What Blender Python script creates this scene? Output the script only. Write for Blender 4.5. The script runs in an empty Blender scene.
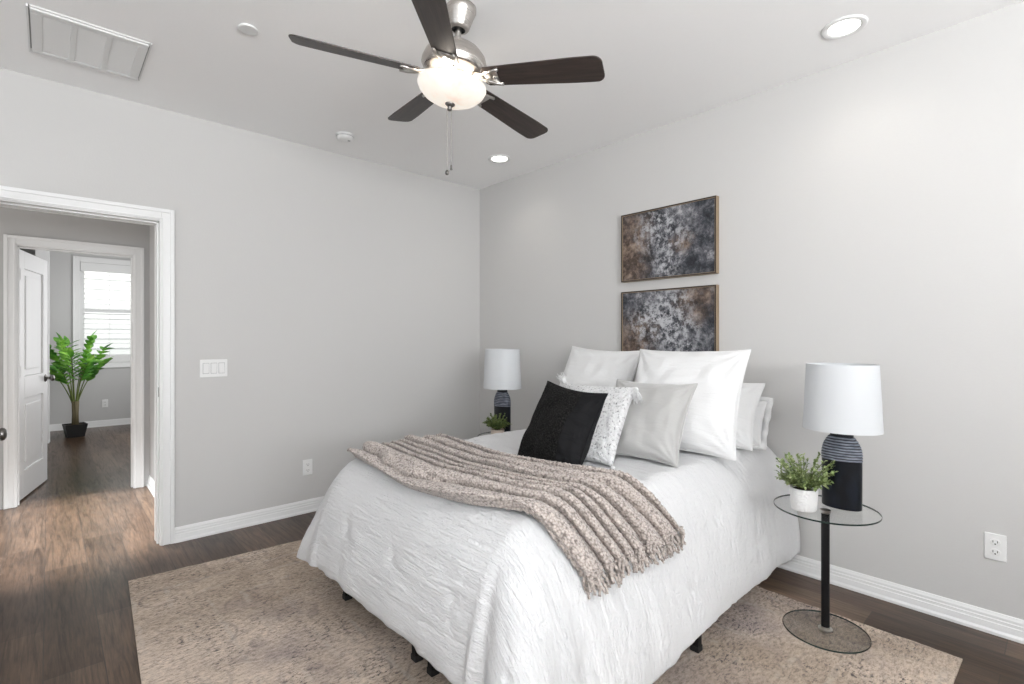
import bpy, bmesh, math, random
from mathutils import Vector, Matrix, noise

random.seed(7)
C = bpy.context.scene.collection
PI = math.pi
H = 2.74                       # ceiling height

# ------------------------------------------------------------------ camera
cam_d = bpy.data.cameras.new('camera')
cam = bpy.data.objects.new('camera', cam_d); C.objects.link(cam)
cam.location = (-3.078, -3.838, 1.295)
cam.rotation_euler = (PI / 2, 0, math.radians(47.63 - 90))
cam_d.sensor_width = 36
cam_d.lens = 508 / 1024 * 36
cam_d.shift_y = -3 / 1024
cam_d.clip_start = 0.05
bpy.context.scene.camera = cam

# ------------------------------------------------------------------ world, exposure
sc = bpy.context.scene
sc.view_settings.view_transform = 'Standard'
sc.view_settings.look = 'None'
sc.view_settings.gamma = 1
sc.view_settings.use_curve_mapping = False
sc.view_settings.exposure = 0.36
w = bpy.data.worlds.new('world'); sc.world = w; w.use_nodes = True
bg = w.node_tree.nodes['Background']
bg.inputs[0].default_value = (0.86, 0.93, 1.0, 1)
bg.inputs[1].default_value = 0.75


def area(name, loc, rot, sx, sy, power, col):
    d = bpy.data.lights.new(name, 'AREA'); d.shape = 'RECTANGLE'
    d.size = sx; d.size_y = sy; d.energy = power; d.color = col
    o = bpy.data.objects.new(name, d); C.objects.link(o)
    o.location = loc; o.rotation_euler = rot
    return o


# back and side lamps: daylight through the windows behind the camera (openings in wall_back and wall_side)
area('daylight_back', (-3.4, -6.36, 1.62), (PI / 2 + 1.08, 0, 0), 3.2, 1.5, 262, (0.965, 0.982, 1.0))
area('daylight_side', (-5.16, -3.2, 1.62), (PI / 2 + 0.4, 0, -PI / 2), 3.2, 1.5, 9, (0.98, 0.985, 1.0))
area('far_room_fill', (-1.53, 3.9, 1.5), (PI / 2, 0, PI / 2), 2.4, 1.7, 32, (0.98, 0.985, 1.0))  # added fill lamp before a closed wall, brightens the far room
area('hall_fill', (-5.1, 0.87, 1.3), (PI / 2, 0, -PI / 2), 1.3, 2.2, 16, (1.0, 0.985, 0.96))  # added fill lamp at the closed hall end, brightens the hall
area('yard_fill', (-2.2, 7.3, 4.3), (0.75, 0, 0), 4.0, 1.4, 130, (1.0, 0.985, 0.96))   # added lamp above the view, brightens the neighbour's wall outside

# ------------------------------------------------------------------ materials
M = {}


def mat(name, col=(0.8, 0.8, 0.8), rough=0.5, metal=0.0, **kw):
    m = bpy.data.materials.new(name); m.use_nodes = True
    p = m.node_tree.nodes['Principled BSDF']
    p.inputs['Base Color'].default_value = (*col, 1)
    p.inputs['Roughness'].default_value = rough
    p.inputs['Metallic'].default_value = metal
    for k, v in kw.items():
        p.inputs[k].default_value = v
    M[name] = m
    return m


class NT:
    """tiny node builder"""
    def __init__(s, m):
        s.m = m; s.t = m.node_tree; s.p = s.t.nodes['Principled BSDF']

    def n(s, typ, ins=None, **props):
        nd = s.t.nodes.new(typ)
        for k, v in props.items(): setattr(nd, k, v)
        for k, v in (ins or {}).items():
            if hasattr(v, 'is_output'): s.t.links.new(v, nd.inputs[k])
            else: nd.inputs[k].default_value = v
        return nd

    def coord(s, kind='Object', scale=(1, 1, 1), rot=(0, 0, 0), loc=(0, 0, 0)):
        tc = s.n('ShaderNodeTexCoord')
        return s.n('ShaderNodeMapping', {'Vector': tc.outputs[kind], 'Scale': scale, 'Rotation': rot, 'Location': loc}).outputs[0]

    def noise(s, vec, scale, detail=4, rough=0.55, dist=0.0):
        return s.n('ShaderNodeTexNoise', {'Vector': vec, 'Scale': scale, 'Detail': detail, 'Roughness': rough, 'Distortion': dist}).outputs[0]

    def ramp(s, fac, stops):
        r = s.n('ShaderNodeValToRGB', {'Fac': fac}); e = r.color_ramp.elements
        while len(e) < len(stops): e.new(0.5)
        for i, (p, c) in enumerate(stops):
            e[i].position = p; e[i].color = (*c, 1) if len(c) == 3 else c
        return r.outputs[0]

    def mix(s, a, b, fac, mode='MIX'):
        nd = s.n('ShaderNodeMix', data_type='RGBA', blend_type=mode)
        for idx, v in ((0, fac), (6, a), (7, b)):
            if hasattr(v, 'is_output'): s.t.links.new(v, nd.inputs[idx])
            else: nd.inputs[idx].default_value = v if idx == 0 else (*v, 1)
        return nd.outputs[2]

    def math(s, op, a, b=0.0):
        nd = s.n('ShaderNodeMath', operation=op)
        for i, v in enumerate((a, b)):
            if hasattr(v, 'is_output'): s.t.links.new(v, nd.inputs[i])
            else: nd.inputs[i].default_value = v
        return nd.outputs[0]

    def bump(s, height, strength=0.3, dist=0.01, chain=None):
        ins = {'Height': height, 'Strength': strength, 'Distance': dist}
        if chain is not None: ins['Normal'] = chain
        return s.n('ShaderNodeBump', ins).outputs[0]

    def out(s, key, v): s.t.links.new(v, s.p.inputs[key])


def paint_mat(name, col, bump=0.12, rough=0.85):
    m = mat(name, col, rough); t = NT(m)
    v = t.coord('Object')
    t.out('Normal', t.bump(t.noise(v, 90, 3), bump, 0.004))
    return m


paint_mat('wall_paint', (0.60, 0.592, 0.58))
paint_mat('hall_paint', (0.56, 0.555, 0.55))
paint_mat('ceiling_paint', (0.95, 0.945, 0.94), 0.15)
mat('white_trim', (0.82, 0.82, 0.815), 0.35)
mat('white_plastic', (0.83, 0.83, 0.82), 0.35)
mat('plastic_dark', (0.03, 0.03, 0.03), 0.5)
mat('grey_slot', (0.4, 0.4, 0.4), 0.6)
mat('vent_white', (0.76, 0.76, 0.75), 0.5)
mat('vent_gap_shade', (0.45, 0.45, 0.45), 0.8)  # grey stands for the shade in the grille gaps
mat('black_metal', (0.006, 0.006, 0.0065), 0.45, **{'Specular IOR Level': 0.25})
mat('satin_nickel', (0.55, 0.53, 0.5), 0.28, 1.0)
mat('dark_nickel', (0.2, 0.19, 0.18), 0.3, 1.0)
mat('mattress_white', (0.8, 0.8, 0.8), 0.9)
mat('soil', (0.05, 0.035, 0.025), 0.95)
mat('pot_black', (0.012, 0.012, 0.012), 0.55)
mat('frame_gold', (0.30, 0.225, 0.145), 0.45, 0.2)
mat('frame_dark', (0.03, 0.02, 0.016), 0.5)
mat('stem_brown', (0.12, 0.1, 0.05), 0.7)
mat('stem_green', (0.13, 0.17, 0.04), 0.6)
mat('glass_edge', (0.02, 0.035, 0.03), 0.2)



def sheet_glass(name, tint):
    m = mat(name); t = NT(m)
    fc = t.n('ShaderNodeLayerWeight', {'Blend': 0.5}).outputs['Facing']
    fr = t.n('ShaderNodeMath', {0: t.math('MULTIPLY', t.math('POWER', fc, 5.0), 0.35), 1: 0.02}, operation='ADD')
    tr = t.n('ShaderNodeBsdfTransparent', {'Color': (*tint, 1)})
    gl = t.n('ShaderNodeBsdfGlossy', {'Color': (1, 1, 1, 1), 'Roughness': 0.01})
    mx = t.n('ShaderNodeMixShader', {0: fr.outputs[0], 1: tr.outputs[0], 2: gl.outputs[0]})
    t.t.links.new(mx.outputs[0], t.t.nodes['Material Output'].inputs['Surface'])


sheet_glass('glass', (0.984, 0.988, 0.987))
sheet_glass('window_glass', (0.97, 0.98, 0.98))


def brushed(name, col):
    m = mat(name, col, 0.3, 1.0); t = NT(m)
    v = t.coord('Object', (1, 1, 60))
    n = t.noise(v, 6, 3)
    t.out('Roughness', t.ramp(n, [(0.3, (0.22,) * 3), (0.7, (0.42,) * 3)]))
    return m


brushed('brushed_nickel', (0.56, 0.53, 0.5))

# floor planks running along Y
m = mat('plank_floor', (0.13, 0.09, 0.07), 0.4, **{'Specular IOR Level': 0.3}); t = NT(m)
v = t.coord('Object', rot=(0, 0, PI / 2))
br = t.n('ShaderNodeTexBrick', {'Vector': v, 'Scale': 1.0, 'Mortar Size': 0.0022, 'Mortar Smooth': 0.3, 'Brick Width': 1.22, 'Row Height': 0.182,
                                'Color1': (0, 0, 0, 1), 'Color2': (1, 1, 1, 1), 'Mortar': (0.5, 0.5, 0.5, 1)}, offset=0.37)
tone = t.ramp(br.outputs[0], [(0.0, (0.050, 0.028, 0.016)), (0.4, (0.100, 0.062, 0.040)), (0.7, (0.068, 0.040, 0.025)), (1.0, (0.14, 0.092, 0.062))])
gv = t.coord('Object', (34, 2.2, 1))
grain = t.ramp(t.noise(gv, 1.0, 8, 0.65, 1.2), [(0.32, (0.45,) * 3), (0.52, (1.0,) * 3), (0.72, (1.5, 1.46, 1.42))])
fg = t.ramp(t.noise(t.coord('Object', (160, 7, 1)), 1.0, 4, 0.6), [(0.35, (0.72,) * 3), (0.6, (1.1,) * 3)])
blot = t.ramp(t.noise(t.coord('Object', (6, 2.2, 1)), 1.0, 5, 0.6), [(0.3, (0.72,) * 3), (0.7, (1.25,) * 3)])
col = t.mix(t.mix(t.mix(tone, grain, 1.0, 'MULTIPLY'), fg, 1.0, 'MULTIPLY'), blot, 1.0, 'MULTIPLY')
col = t.mix(col, (0.03, 0.022, 0.018), t.ramp(br.outputs[1], [(0.0, (0, 0, 0)), (1.0, (0.75,) * 3)]))
t.out('Base Color', col)
t.out('Roughness', t.ramp(grain, [(0.0, (0.40,) * 3), (1.0, (0.28,) * 3)]))
t.out('Normal', t.bump(t.noise(gv, 1.0, 6), 0.12, 0.003))

# rug: faded vintage
m = mat('rug_pile', (0.4, 0.33, 0.28), 0.95); t = NT(m)
v = t.coord('Object')
base = t.ramp(t.noise(v, 1.6, 6, 0.6, 0.6), [(0.28, (0.30, 0.235, 0.185)), (0.45, (0.44, 0.36, 0.29)), (0.62, (0.60, 0.505, 0.425)), (0.8, (0.44, 0.38, 0.34))])
patch = t.ramp(t.noise(t.coord('Object', loc=(5, 3, 0)), 1.1, 4, 0.6), [(0.5, (0, 0, 0)), (0.68, (1, 1, 1))])
base = t.mix(base, (0.25, 0.215, 0.23), t.math('MULTIPLY', patch, 0.7))
streak = t.ramp(t.noise(t.coord('Object', (34, 70, 1)), 1.0, 6, 0.85, 0.3), [(0.34, (0.36, 0.33, 0.32)), (0.5, (1.0, 0.98, 0.96)), (0.68, (1.4, 1.37, 1.33))])
col = t.mix(base, streak, 0.9, 'MULTIPLY')
spk = t.ramp(t.noise(t.coord('Object', (42, 80, 1)), 1.0, 5, 0.75), [(0.52, (0, 0, 0)), (0.60, (1, 1, 1))])
reg = t.ramp(t.noise(v, 4.5, 4, 0.65), [(0.42, (0.12,) * 3), (0.58, (1,) * 3)])
col = t.mix(col, (0.06, 0.05, 0.055), t.math('MULTIPLY', t.math('MULTIPLY', spk, reg), 0.92))
# faint medallion rings and border bands of the worn pattern
sx = t.n('ShaderNodeSeparateXYZ', {'Vector': v})
bx = t.math('ABSOLUTE', sx.outputs[0]); by = t.math('ABSOLUTE', sx.outputs[1])
edge = t.math('MAXIMUM', bx, t.math('SUBTRACT', by, 0.3))
wob = t.math('MULTIPLY', t.math('SUBTRACT', t.noise(v, 9, 3), 0.5), 0.05)
band = t.math('SINE', t.math('MULTIPLY', t.math('ADD', edge, wob), 44))
bm_ = t.ramp(band, [(0.80, (0, 0, 0)), (0.98, (1, 1, 1))])
worn = t.ramp(t.noise(v, 5, 5, 0.7), [(0.45, (0,) * 3), (0.62, (0.55,) * 3)])
col = t.mix(col, (0.52, 0.46, 0.40), t.math('MULTIPLY', bm_, worn))
vr = t.n('ShaderNodeTexVoronoi', {'Vector': t.coord('Object', (3.2, 3.2, 1)), 'Scale': 1.0})
ring = t.ramp(t.math('SINE', t.math('MULTIPLY', t.math('ADD', vr.outputs[0], wob), 30)), [(0.8, (0,) * 3), (1.0, (1,) * 3)])
col = t.mix(col, (0.14, 0.115, 0.12), t.math('MULTIPLY', t.math('MULTIPLY', ring, worn), 0.8))
t.out('Base Color', col)
t.out('Normal', t.bump(t.noise(t.coord('Object', (200, 200, 1)), 1.0, 3), 0.5, 0.006))

# comforter: white crinkled cotton, crinkles run across the bed (UV: x along the bed, y across it)
m = mat('comforter_cotton', (0.77, 0.77, 0.775), 0.92); t = NT(m)
m.node_tree.nodes['Principled BSDF'].inputs['Sheen Weight'].default_value = 0.15
cv = t.coord('UV', (88, 6.0, 1))
n1 = t.noise(cv, 1.0, 5, 0.65, 1.0)
n2 = t.noise(t.coord('UV', (22, 3.0, 1)), 1.0, 3, 0.5, 0.6)
n3 = t.noise(t.coord('UV', (240, 240, 1)), 1.0, 2)
b = t.bump(n3, 0.15, 0.002)
b = t.bump(n2, 0.55, 0.016, b)
b = t.bump(t.noise(t.coord('UV', (38, 30, 1)), 1.0, 4, 0.6, 1.5), 0.6, 0.014, b)
t.out('Normal', t.bump(n1, 0.9, 0.012, b))


def fabric(name, col, bumps, rough=0.9, sheen=0.2):
    m = mat(name, col, rough); t = NT(m)
    t.p.inputs['Sheen Weight'].default_value = sheen
    ch = None
    for scale, strength, dist in bumps:
        ch = t.bump(t.noise(t.coord('UV', scale), 1.0, 4, 0.6, 0.5), strength, dist, ch)
    t.out('Normal', ch)
    return m


fabric('white_linen', (0.74, 0.74, 0.74), [((9, 60, 1), 0.6, 0.008), ((150, 150, 1), 0.12, 0.002)])
fabric('sham_white', (0.73, 0.73, 0.73), [((30, 6, 1), 0.3, 0.006), ((150, 150, 1), 0.12, 0.002)])
fabric('grey_velvet', (0.42, 0.415, 0.405), [((6, 16, 1), 0.35, 0.012), ((40, 40, 1), 0.1, 0.003)], 0.55, 0.5)
fabric('black_knit', (0.010, 0.0095, 0.009), [((85, 85, 1), 1.0, 0.05)], 0.95, 0.0)
fabric('black_cotton', (0.0065, 0.0065, 0.0075), [((6, 22, 1), 0.7, 0.014)], 0.85, 0.0)
for q in ('black_knit', 'black_cotton'): M[q].node_tree.nodes['Principled BSDF'].inputs['Specular IOR Level'].default_value = 0.25
m = fabric('speckled_loop', (0.7, 0.7, 0.7), [((55, 55, 1), 0.9, 0.015)])
t = NT(M['black_knit'])
t.out('Base Color', t.ramp(t.noise(t.coord('UV', (120, 120, 1)), 1.0, 3, 0.6), [(0.45, (0.004, 0.004, 0.004)), (0.7, (0.035, 0.033, 0.031))]))
t = NT(m)
sp = t.ramp(t.noise(t.coord('UV', (95, 70, 1)), 1.0, 3, 0.6), [(0.33, (0.12, 0.12, 0.13)), (0.42, (0.62, 0.62, 0.62)), (0.8, (0.76, 0.76, 0.76))])
t.out('Base Color', sp)

# throw yarn: taupe, nubby, the shade between nubs put into the colour
m = mat('taupe_yarn', (0.42, 0.36, 0.32), 0.95); t = NT(m)
t.p.inputs['Sheen Weight'].default_value = 0.3
vo = t.n('ShaderNodeTexVoronoi', {'Vector': t.coord('Object', (108, 108, 108)), 'Scale': 1.0})
nn = t.noise(t.coord('Object'), 60, 3)
c = t.ramp(vo.outputs[0], [(0.0, (0.68, 0.615, 0.57)), (0.45, (0.50, 0.435, 0.395)), (0.9, (0.18, 0.15, 0.135))])
t.out('Base Color', t.mix(c, t.ramp(nn, [(0.3, (0.75,) * 3), (0.7, (1.1,) * 3)]), 0.8, 'MULTIPLY'))
t.out('Normal', t.bump(t.noise(t.coord('Object'), 330, 3), 0.5, 0.004))

# lamp shade, lamp glaze
m = mat('shade_linen', (0.62, 0.635, 0.65), 0.9); t = NT(m)
m.node_tree.nodes['Principled BSDF'].inputs['Transmission Weight'].default_value = 0.0
t.out('Normal', t.bump(t.noise(t.coord('Object', (120, 120, 500)), 1.0, 2), 0.08, 0.002))
m = mat('dark_glaze', (0.012, 0.015, 0.022), 0.32, **{'Specular IOR Level': 0.35}); t = NT(m)
gl = t.ramp(t.noise(t.coord('Object', (14, 14, 5)), 1.0, 5, 0.6, 0.5), [(0.4, (0.004, 0.005, 0.007)), (0.72, (0.012, 0.017, 0.028))])
t.out('Base Color', gl)
m = mat('rib_glaze', (0.12, 0.15, 0.19), 0.5); t = NT(m)
zz = t.n('ShaderNodeSeparateXYZ', {'Vector': t.coord('Object')}).outputs[2]
wz = t.math('MULTIPLY', t.math('SUBTRACT', t.noise(t.coord('Object'), 22, 3), 0.5), 0.006)
ph_ = t.math('MULTIPLY', t.math('ADD', t.math('SUBTRACT', zz, 0.208), wz), PI * 9 / 0.106)
sb_ = t.math('ABSOLUTE', t.math('SINE', ph_))
ch_ = t.math('MULTIPLY', sb_, t.math('ADD', t.noise(t.coord('Object', (30, 30, 60)), 1.0, 3), 0.35))
rg = t.ramp(ch_, [(0.2, (0.012, 0.014, 0.02)), (0.5, (0.075, 0.088, 0.12)), (0.95, (0.27, 0.29, 0.34))])
t.out('Base Color', rg)

m = mat('dotted_pot', (0.8, 0.8, 0.79), 0.6); t = NT(m)
vo = t.n('ShaderNodeTexVoronoi', {'Vector': t.coord('Object', (120, 120, 120)), 'Scale': 1.0})
t.out('Normal', t.bump(vo.outputs[0], 0.7, 0.004))
m = mat('sand_pot', (0.62, 0.53, 0.45), 0.7); t = NT(m)
t.out('Normal', t.bump(t.noise(t.coord('Object'), 160, 3), 0.4, 0.003))


def leaf_mat(name, stops, scale):
    m = mat(name, (0.1, 0.2, 0.05), 0.5); t = NT(m)
    t.out('Base Color', t.ramp(t.noise(t.coord('Object'), scale, 2), stops))
    t.p.inputs['Subsurface Weight'].default_value = 0.0
    return m


leaf_mat('eucalyptus_leaf', [(0.3, (0.05, 0.08, 0.03)), (0.48, (0.20, 0.27, 0.09)), (0.66, (0.46, 0.52, 0.27))], 38)
leaf_mat('palm_leaf', [(0.3, (0.03, 0.12, 0.03)), (0.47, (0.14, 0.40, 0.05)), (0.64, (0.42, 0.75, 0.13))], 5)
leaf_mat('fern_leaf', [(0.3, (0.05, 0.09, 0.02)), (0.55, (0.15, 0.20, 0.06)), (0.75, (0.30, 0.34, 0.12))], 40)

# fan blade wood
m = mat('blade_wood', (0.05, 0.034, 0.027), 0.42); t = NT(m)
t.out('Base Color', t.ramp(t.noise(t.coord('Object', (4, 50, 10)), 1.0, 5, 0.6, 0.8), [(0.3, (0.022, 0.015, 0.013)), (0.7, (0.06, 0.042, 0.035))]))

# bowl: lit alabaster glass
m = mat('bowl_glass', (0.45, 0.42, 0.39), 0.4); t = NT(m)
bn = t.noise(t.coord('Object'), 9, 4, 0.6, 1.0)
t.out('Emission Color', t.ramp(bn, [(0.32, (0.95, 0.74, 0.60)), (0.46, (1.0, 0.90, 0.78)), (0.7, (1.0, 0.95, 0.87))]))
t.p.inputs['Emission Strength'].default_value = 0.56
m = mat('led_lens', (1, 1, 1), 0.4)
p = m.node_tree.nodes['Principled BSDF']
p.inputs['Emission Color'].default_value = (1.0, 0.97, 0.9, 1); p.inputs['Emission Strength'].default_value = 5.0


# abstract paintings (texture lives in the canvas' own coordinates: x across 0..0.7, z up 0..0.48)
def canvas(name, brown_c, off, pale_c):
    m = mat(name, (0.2, 0.2, 0.2), 0.75); t = NT(m)
    v = t.coord('Object', loc=off)
    raw = t.coord('Object')
    n1 = t.noise(v, 7.5, 10, 0.78, 0.15)
    col = t.ramp(n1, [(0.38, (0.010, 0.011, 0.015)), (0.48, (0.04, 0.043, 0.052)), (0.56, (0.13, 0.13, 0.145)), (0.66, (0.42, 0.41, 0.42))])
    def spot(c, rad):
        d = t.n('ShaderNodeVectorMath', {0: raw, 1: (0, c[0], c[1])}, operation='DISTANCE').outputs['Value']
        d = t.math('ADD', d, t.math('MULTIPLY', t.math('SUBTRACT', t.noise(v, 9, 5, 0.7), 0.5), 0.22))
        return t.ramp(d, [(rad * 0.35, (1,) * 3), (rad, (0,) * 3)])
    bn = t.ramp(t.noise(v, 13, 7, 0.7), [(0.36, (0.022, 0.014, 0.011)), (0.48, (0.10, 0.066, 0.048)), (0.64, (0.34, 0.255, 0.2))])
    for c, r in brown_c: col = t.mix(col, bn, t.math('MULTIPLY', spot(c, r), 0.85))
    wn = t.ramp(t.noise(v, 24, 6, 0.75), [(0.46, (0,) * 3), (0.6, (0.9,) * 3)])
    for c, r in pale_c: col = t.mix(col, (0.52, 0.52, 0.54), t.math('MULTIPLY', spot(c, r), wn))
    t.out('Base Color', col)
    t.out('Normal', t.bump(n1, 0.3, 0.004))


canvas('canvas_dark', [((0.28, 0.10), 0.22), ((0.30, -0.12), 0.24), ((-0.12, -0.02), 0.10)], (3, 1, 4), [((0.02, 0.08), 0.26), ((0.0, -0.16), 0.14)])
canvas('canvas_pale', [((-0.22, 0.17), 0.2), ((0.22, -0.08), 0.2), ((0.3, -0.2), 0.14)], (7, 5, 2), [((-0.02, 0.1), 0.24), ((0.12, 0.0), 0.2), ((-0.1, -0.12), 0.2)])


# ------------------------------------------------------------------ mesh helpers
def obj(name, bm, material, parent=None, smooth=False, bevel=0.0):
    me = bpy.data.meshes.new(name)
    bm.normal_update(); bm.to_mesh(me); bm.free()
    for mm in (material if isinstance(material, (list, tuple)) else [material]): me.materials.append(M[mm])
    if smooth:
        for f in me.polygons: f.use_smooth = True
    o = bpy.data.objects.new(name, me); C.objects.link(o)
    if parent is not None: o.parent = parent
    if bevel:
        b = o.modifiers.new('bevel', 'BEVEL'); b.width = bevel; b.segments = 2; b.limit_method = 'ANGLE'
    return o


def tag(o, label, cat, group=None):
    o['label'] = label; o['category'] = cat
    if group: o['group'] = group
    return o


def thing(name, label, cat, loc=(0, 0, 0), rz=0.0, group=None):
    o = bpy.data.objects.new(name, None); C.objects.link(o); o.empty_display_size = 0.1
    o.location = loc; o.rotation_euler = (0, 0, rz)
    return tag(o, label, cat, group)


def struct(name, bm, material, parent=None, bevel=0.0, smooth=False):
    o = obj(name, bm, material, parent, smooth, bevel)
    if parent is None: o['kind'] = 'structure'
    return o


def dup(root, loc, label, rz=None):
    r = root.copy(); C.objects.link(r); r.location = loc; r['label'] = label
    if rz is not None: r.rotation_euler = (0, 0, rz)
    for ch in list(root.children):
        c = ch.copy(); C.objects.link(c); c.parent = r
        for g in list(ch.children):
            d = g.copy(); C.objects.link(d); d.parent = c
    return r


def box(bm, x0, x1, y0, y1, z0, z1, mtx=None):
    vs = [bm.verts.new((x, y, z)) for z in (z0, z1) for y in (y0, y1) for x in (x0, x1)]
    if mtx is not None:
        for v in vs: v.co = mtx @ v.co
    for q in ((0, 2, 3, 1), (4, 5, 7, 6), (0, 1, 5, 4), (2, 6, 7, 3), (0, 4, 6, 2), (1, 3, 7, 5)):
        bm.faces.new([vs[i] for i in q])
    return bm


def B(*boxes):
    bm = bmesh.new()
    for b in boxes: box(bm, *b)
    return bm


def lathe(bm, prof, seg=48, sx=1.0, sy=1.0, cap0=False, cap1=False, mtx=None):
    rings = []
    for r, z in prof:
        ring = []
        for i in range(seg):
            a = 2 * PI * i / seg
            co = Vector((r * math.cos(a) * sx, r * math.sin(a) * sy, z))
            ring.append(bm.verts.new(mtx @ co if mtx is not None else co))
        rings.append(ring)
    for a, b in zip(rings, rings[1:]):
        for i in range(seg):
            j = (i + 1) % seg
            bm.faces.new((a[i], a[j], b[j], b[i]))
    if cap0: bm.faces.new(list(reversed(rings[0])))
    if cap1: bm.faces.new(rings[-1])
    bmesh.ops.remove_doubles(bm, verts=bm.verts[:], dist=1e-6)
    bmesh.ops.recalc_face_normals(bm, faces=bm.faces[:])
    return bm


def tube(bm, path, rad, seg=8, caps=True):
    path = [Vector(p) for p in path]
    rings = []
    n = len(path)
    up = None
    for k, p in enumerate(path):
        d = (path[min(k + 1, n - 1)] - path[max(k - 1, 0)]).normalized()
        if up is None or abs(up.dot(d)) > 0.99:
            up = Vector((0, 0, 1)) if abs(d.z) < 0.9 else Vector((1, 0, 0))
        s = d.cross(up).normalized(); up = s.cross(d).normalized()
        r = rad(k / max(1, n - 1)) if callable(rad) else rad
        rings.append([bm.verts.new(p + r * (math.cos(2 * PI * i / seg) * s + math.sin(2 * PI * i / seg) * up)) for i in range(seg)])
    for a, b in zip(rings, rings[1:]):
        for i in range(seg):
            j = (i + 1) % seg
            bm.faces.new((a[i], a[j], b[j], b[i]))
    if caps:
        bm.faces.new(list(reversed(rings[0]))); bm.faces.new(rings[-1])
    return bm


def extrude_profile(bm, prof, p0, p1, out):
    """profile [(depth, z)] swept from p0 to p1; depth goes along 'out'"""
    p0 = Vector(p0); p1 = Vector(p1); out = Vector(out)
    A = [bm.verts.new(p0 + out * d + Vector((0, 0, z))) for d, z in prof]
    Bv = [bm.verts.new(p1 + out * d + Vector((0, 0, z))) for d, z in prof]
    n = len(prof)
    for i in range(n):
        j = (i + 1) % n
        bm.faces.new((A[i], A[j], Bv[j], Bv[i]))
    bm.faces.new(A); bm.faces.new(list(reversed(Bv)))
    bmesh.ops.recalc_face_normals(bm, faces=bm.faces[:])
    return bm


# ------------------------------------------------------------------ the room shell
T = 0.12
DX0, DX1, DZ = -3.385, -2.558, 2.04           # bedroom doorway in wall_left
EX0, EX1, EZ = -3.262, -2.531, 2.022          # second doorway across the hall
HY, HY2 = 1.63, 1.75
FY = 5.8
WX = -5.2                                      # side wall behind the camera's left
BY = -6.4                                      # back wall
struct('floor', B((WX - T, T, BY - T, FY + T, -0.1, 0)), 'plank_floor')
struct('ceiling', B((WX - T, T, BY - T, FY + T, H, H + 0.1)), 'ceiling_paint')
struct('wall_left', B((DX1, T, 0, T, 0, H), (WX - T, DX0, 0, T, 0, H), (DX0, DX1, 0, T, DZ, H)), 'wall_paint')
struct('wall_right', B((0, T, BY - T, 0, 0, H)), 'wall_paint')
# back wall with a wide window opening, side wall with another (both behind the camera)
struct('wall_back', B((WX, -5.0, BY - T, BY, 0, H), (-1.4, 0, BY - T, BY, 0, H), (-5.0, -1.4, BY - T, BY, 0, 0.85), (-5.0, -1.4, BY - T, BY, 2.4, H)), 'wall_paint')
struct('wall_side', B((WX - T, WX, BY - T, -4.8, 0, H), (WX - T, WX, -1.6, 0, 0, H), (WX - T, WX, -4.8, -1.6, 0, 0.85), (WX - T, WX, -4.8, -1.6, 2.4, H)), 'wall_paint')
# hall and far room
struct('wall_hall_end', B((-2.42, -2.30, T, HY, 0, H)), 'hall_paint')
struct('wall_hall', B((EX1, -1.5, HY, HY2, 0, H), (WX, EX0, HY, HY2, 0, H), (EX0, EX1, HY, HY2, EZ, H)), 'hall_paint')
struct('wall_hall_side', B((WX - T, WX, T, HY, 0, H)), 'hall_paint')
OX0, OX1, OZ0, OZ1 = -2.745, -1.87, 0.945, 2.41
struct('wall_far', B((-3.9, OX0, FY, FY + T, 0, H), (OX1, -1.5, FY, FY + T, 0, H), (OX0, OX1, FY, FY + T, 0, OZ0), (OX0, OX1, FY, FY + T, OZ1, H)), 'hall_paint')
struct('wall_far_right', B((-1.5, -1.5 + T, HY2, FY, 0, H)), 'hall_paint')
struct('wall_far_left', B((-3.9 - T, -3.9, HY2, FY, 0, H)), 'hall_paint')
struct('wall_far_stub', B((-3.20, -3.085, 4.7, FY, 0, H)), 'hall_paint')
struct('trim_5', B((-3.20, -3.082, 4.68, 4.70, 0, 2.65), (-3.085, -3.07, 4.68, 4.80, 0, 2.65)), 'white_trim', bevel=0.004)

BASE = [(0, 0), (0.022, 0), (0.022, 0.012), (0.016, 0.022), (0.014, 0.048), (0.011, 0.051), (0.011, 0.064), (0.008, 0.067), (0.008, 0.078), (0.005, 0.086), (0.003, 0.093), (0, 0.094)]


def baseboard(name, p0, p1, out):
    return struct(name, extrude_profile(bmesh.new(), BASE, p0, p1, out), 'white_trim')


CW = 0.07
baseboard('baseboard_left', (DX1 + CW, 0, 0), (0, 0, 0), (0, -1, 0))
baseboard('baseboard_right', (0, 0, 0), (0, BY, 0), (-1, 0, 0))
baseboard('baseboard_back', (0, BY, 0), (WX, BY, 0), (0, 1, 0))
baseboard('baseboard_side', (WX, BY, 0), (WX, 0, 0), (1, 0, 0))
baseboard('baseboard_left_end', (WX, 0, 0), (DX0 - CW, 0, 0), (0, -1, 0))
baseboard('baseboard_hall_end', (-2.42, T, 0), (-2.42, HY, 0), (-1, 0, 0))
baseboard('baseboard_far', (-3.085, FY, 0), (-1.5, FY, 0), (0, -1, 0))
baseboard('baseboard_far_stub', (-3.085, 4.8, 0), (-3.085, FY, 0), (1, 0, 0))


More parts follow.
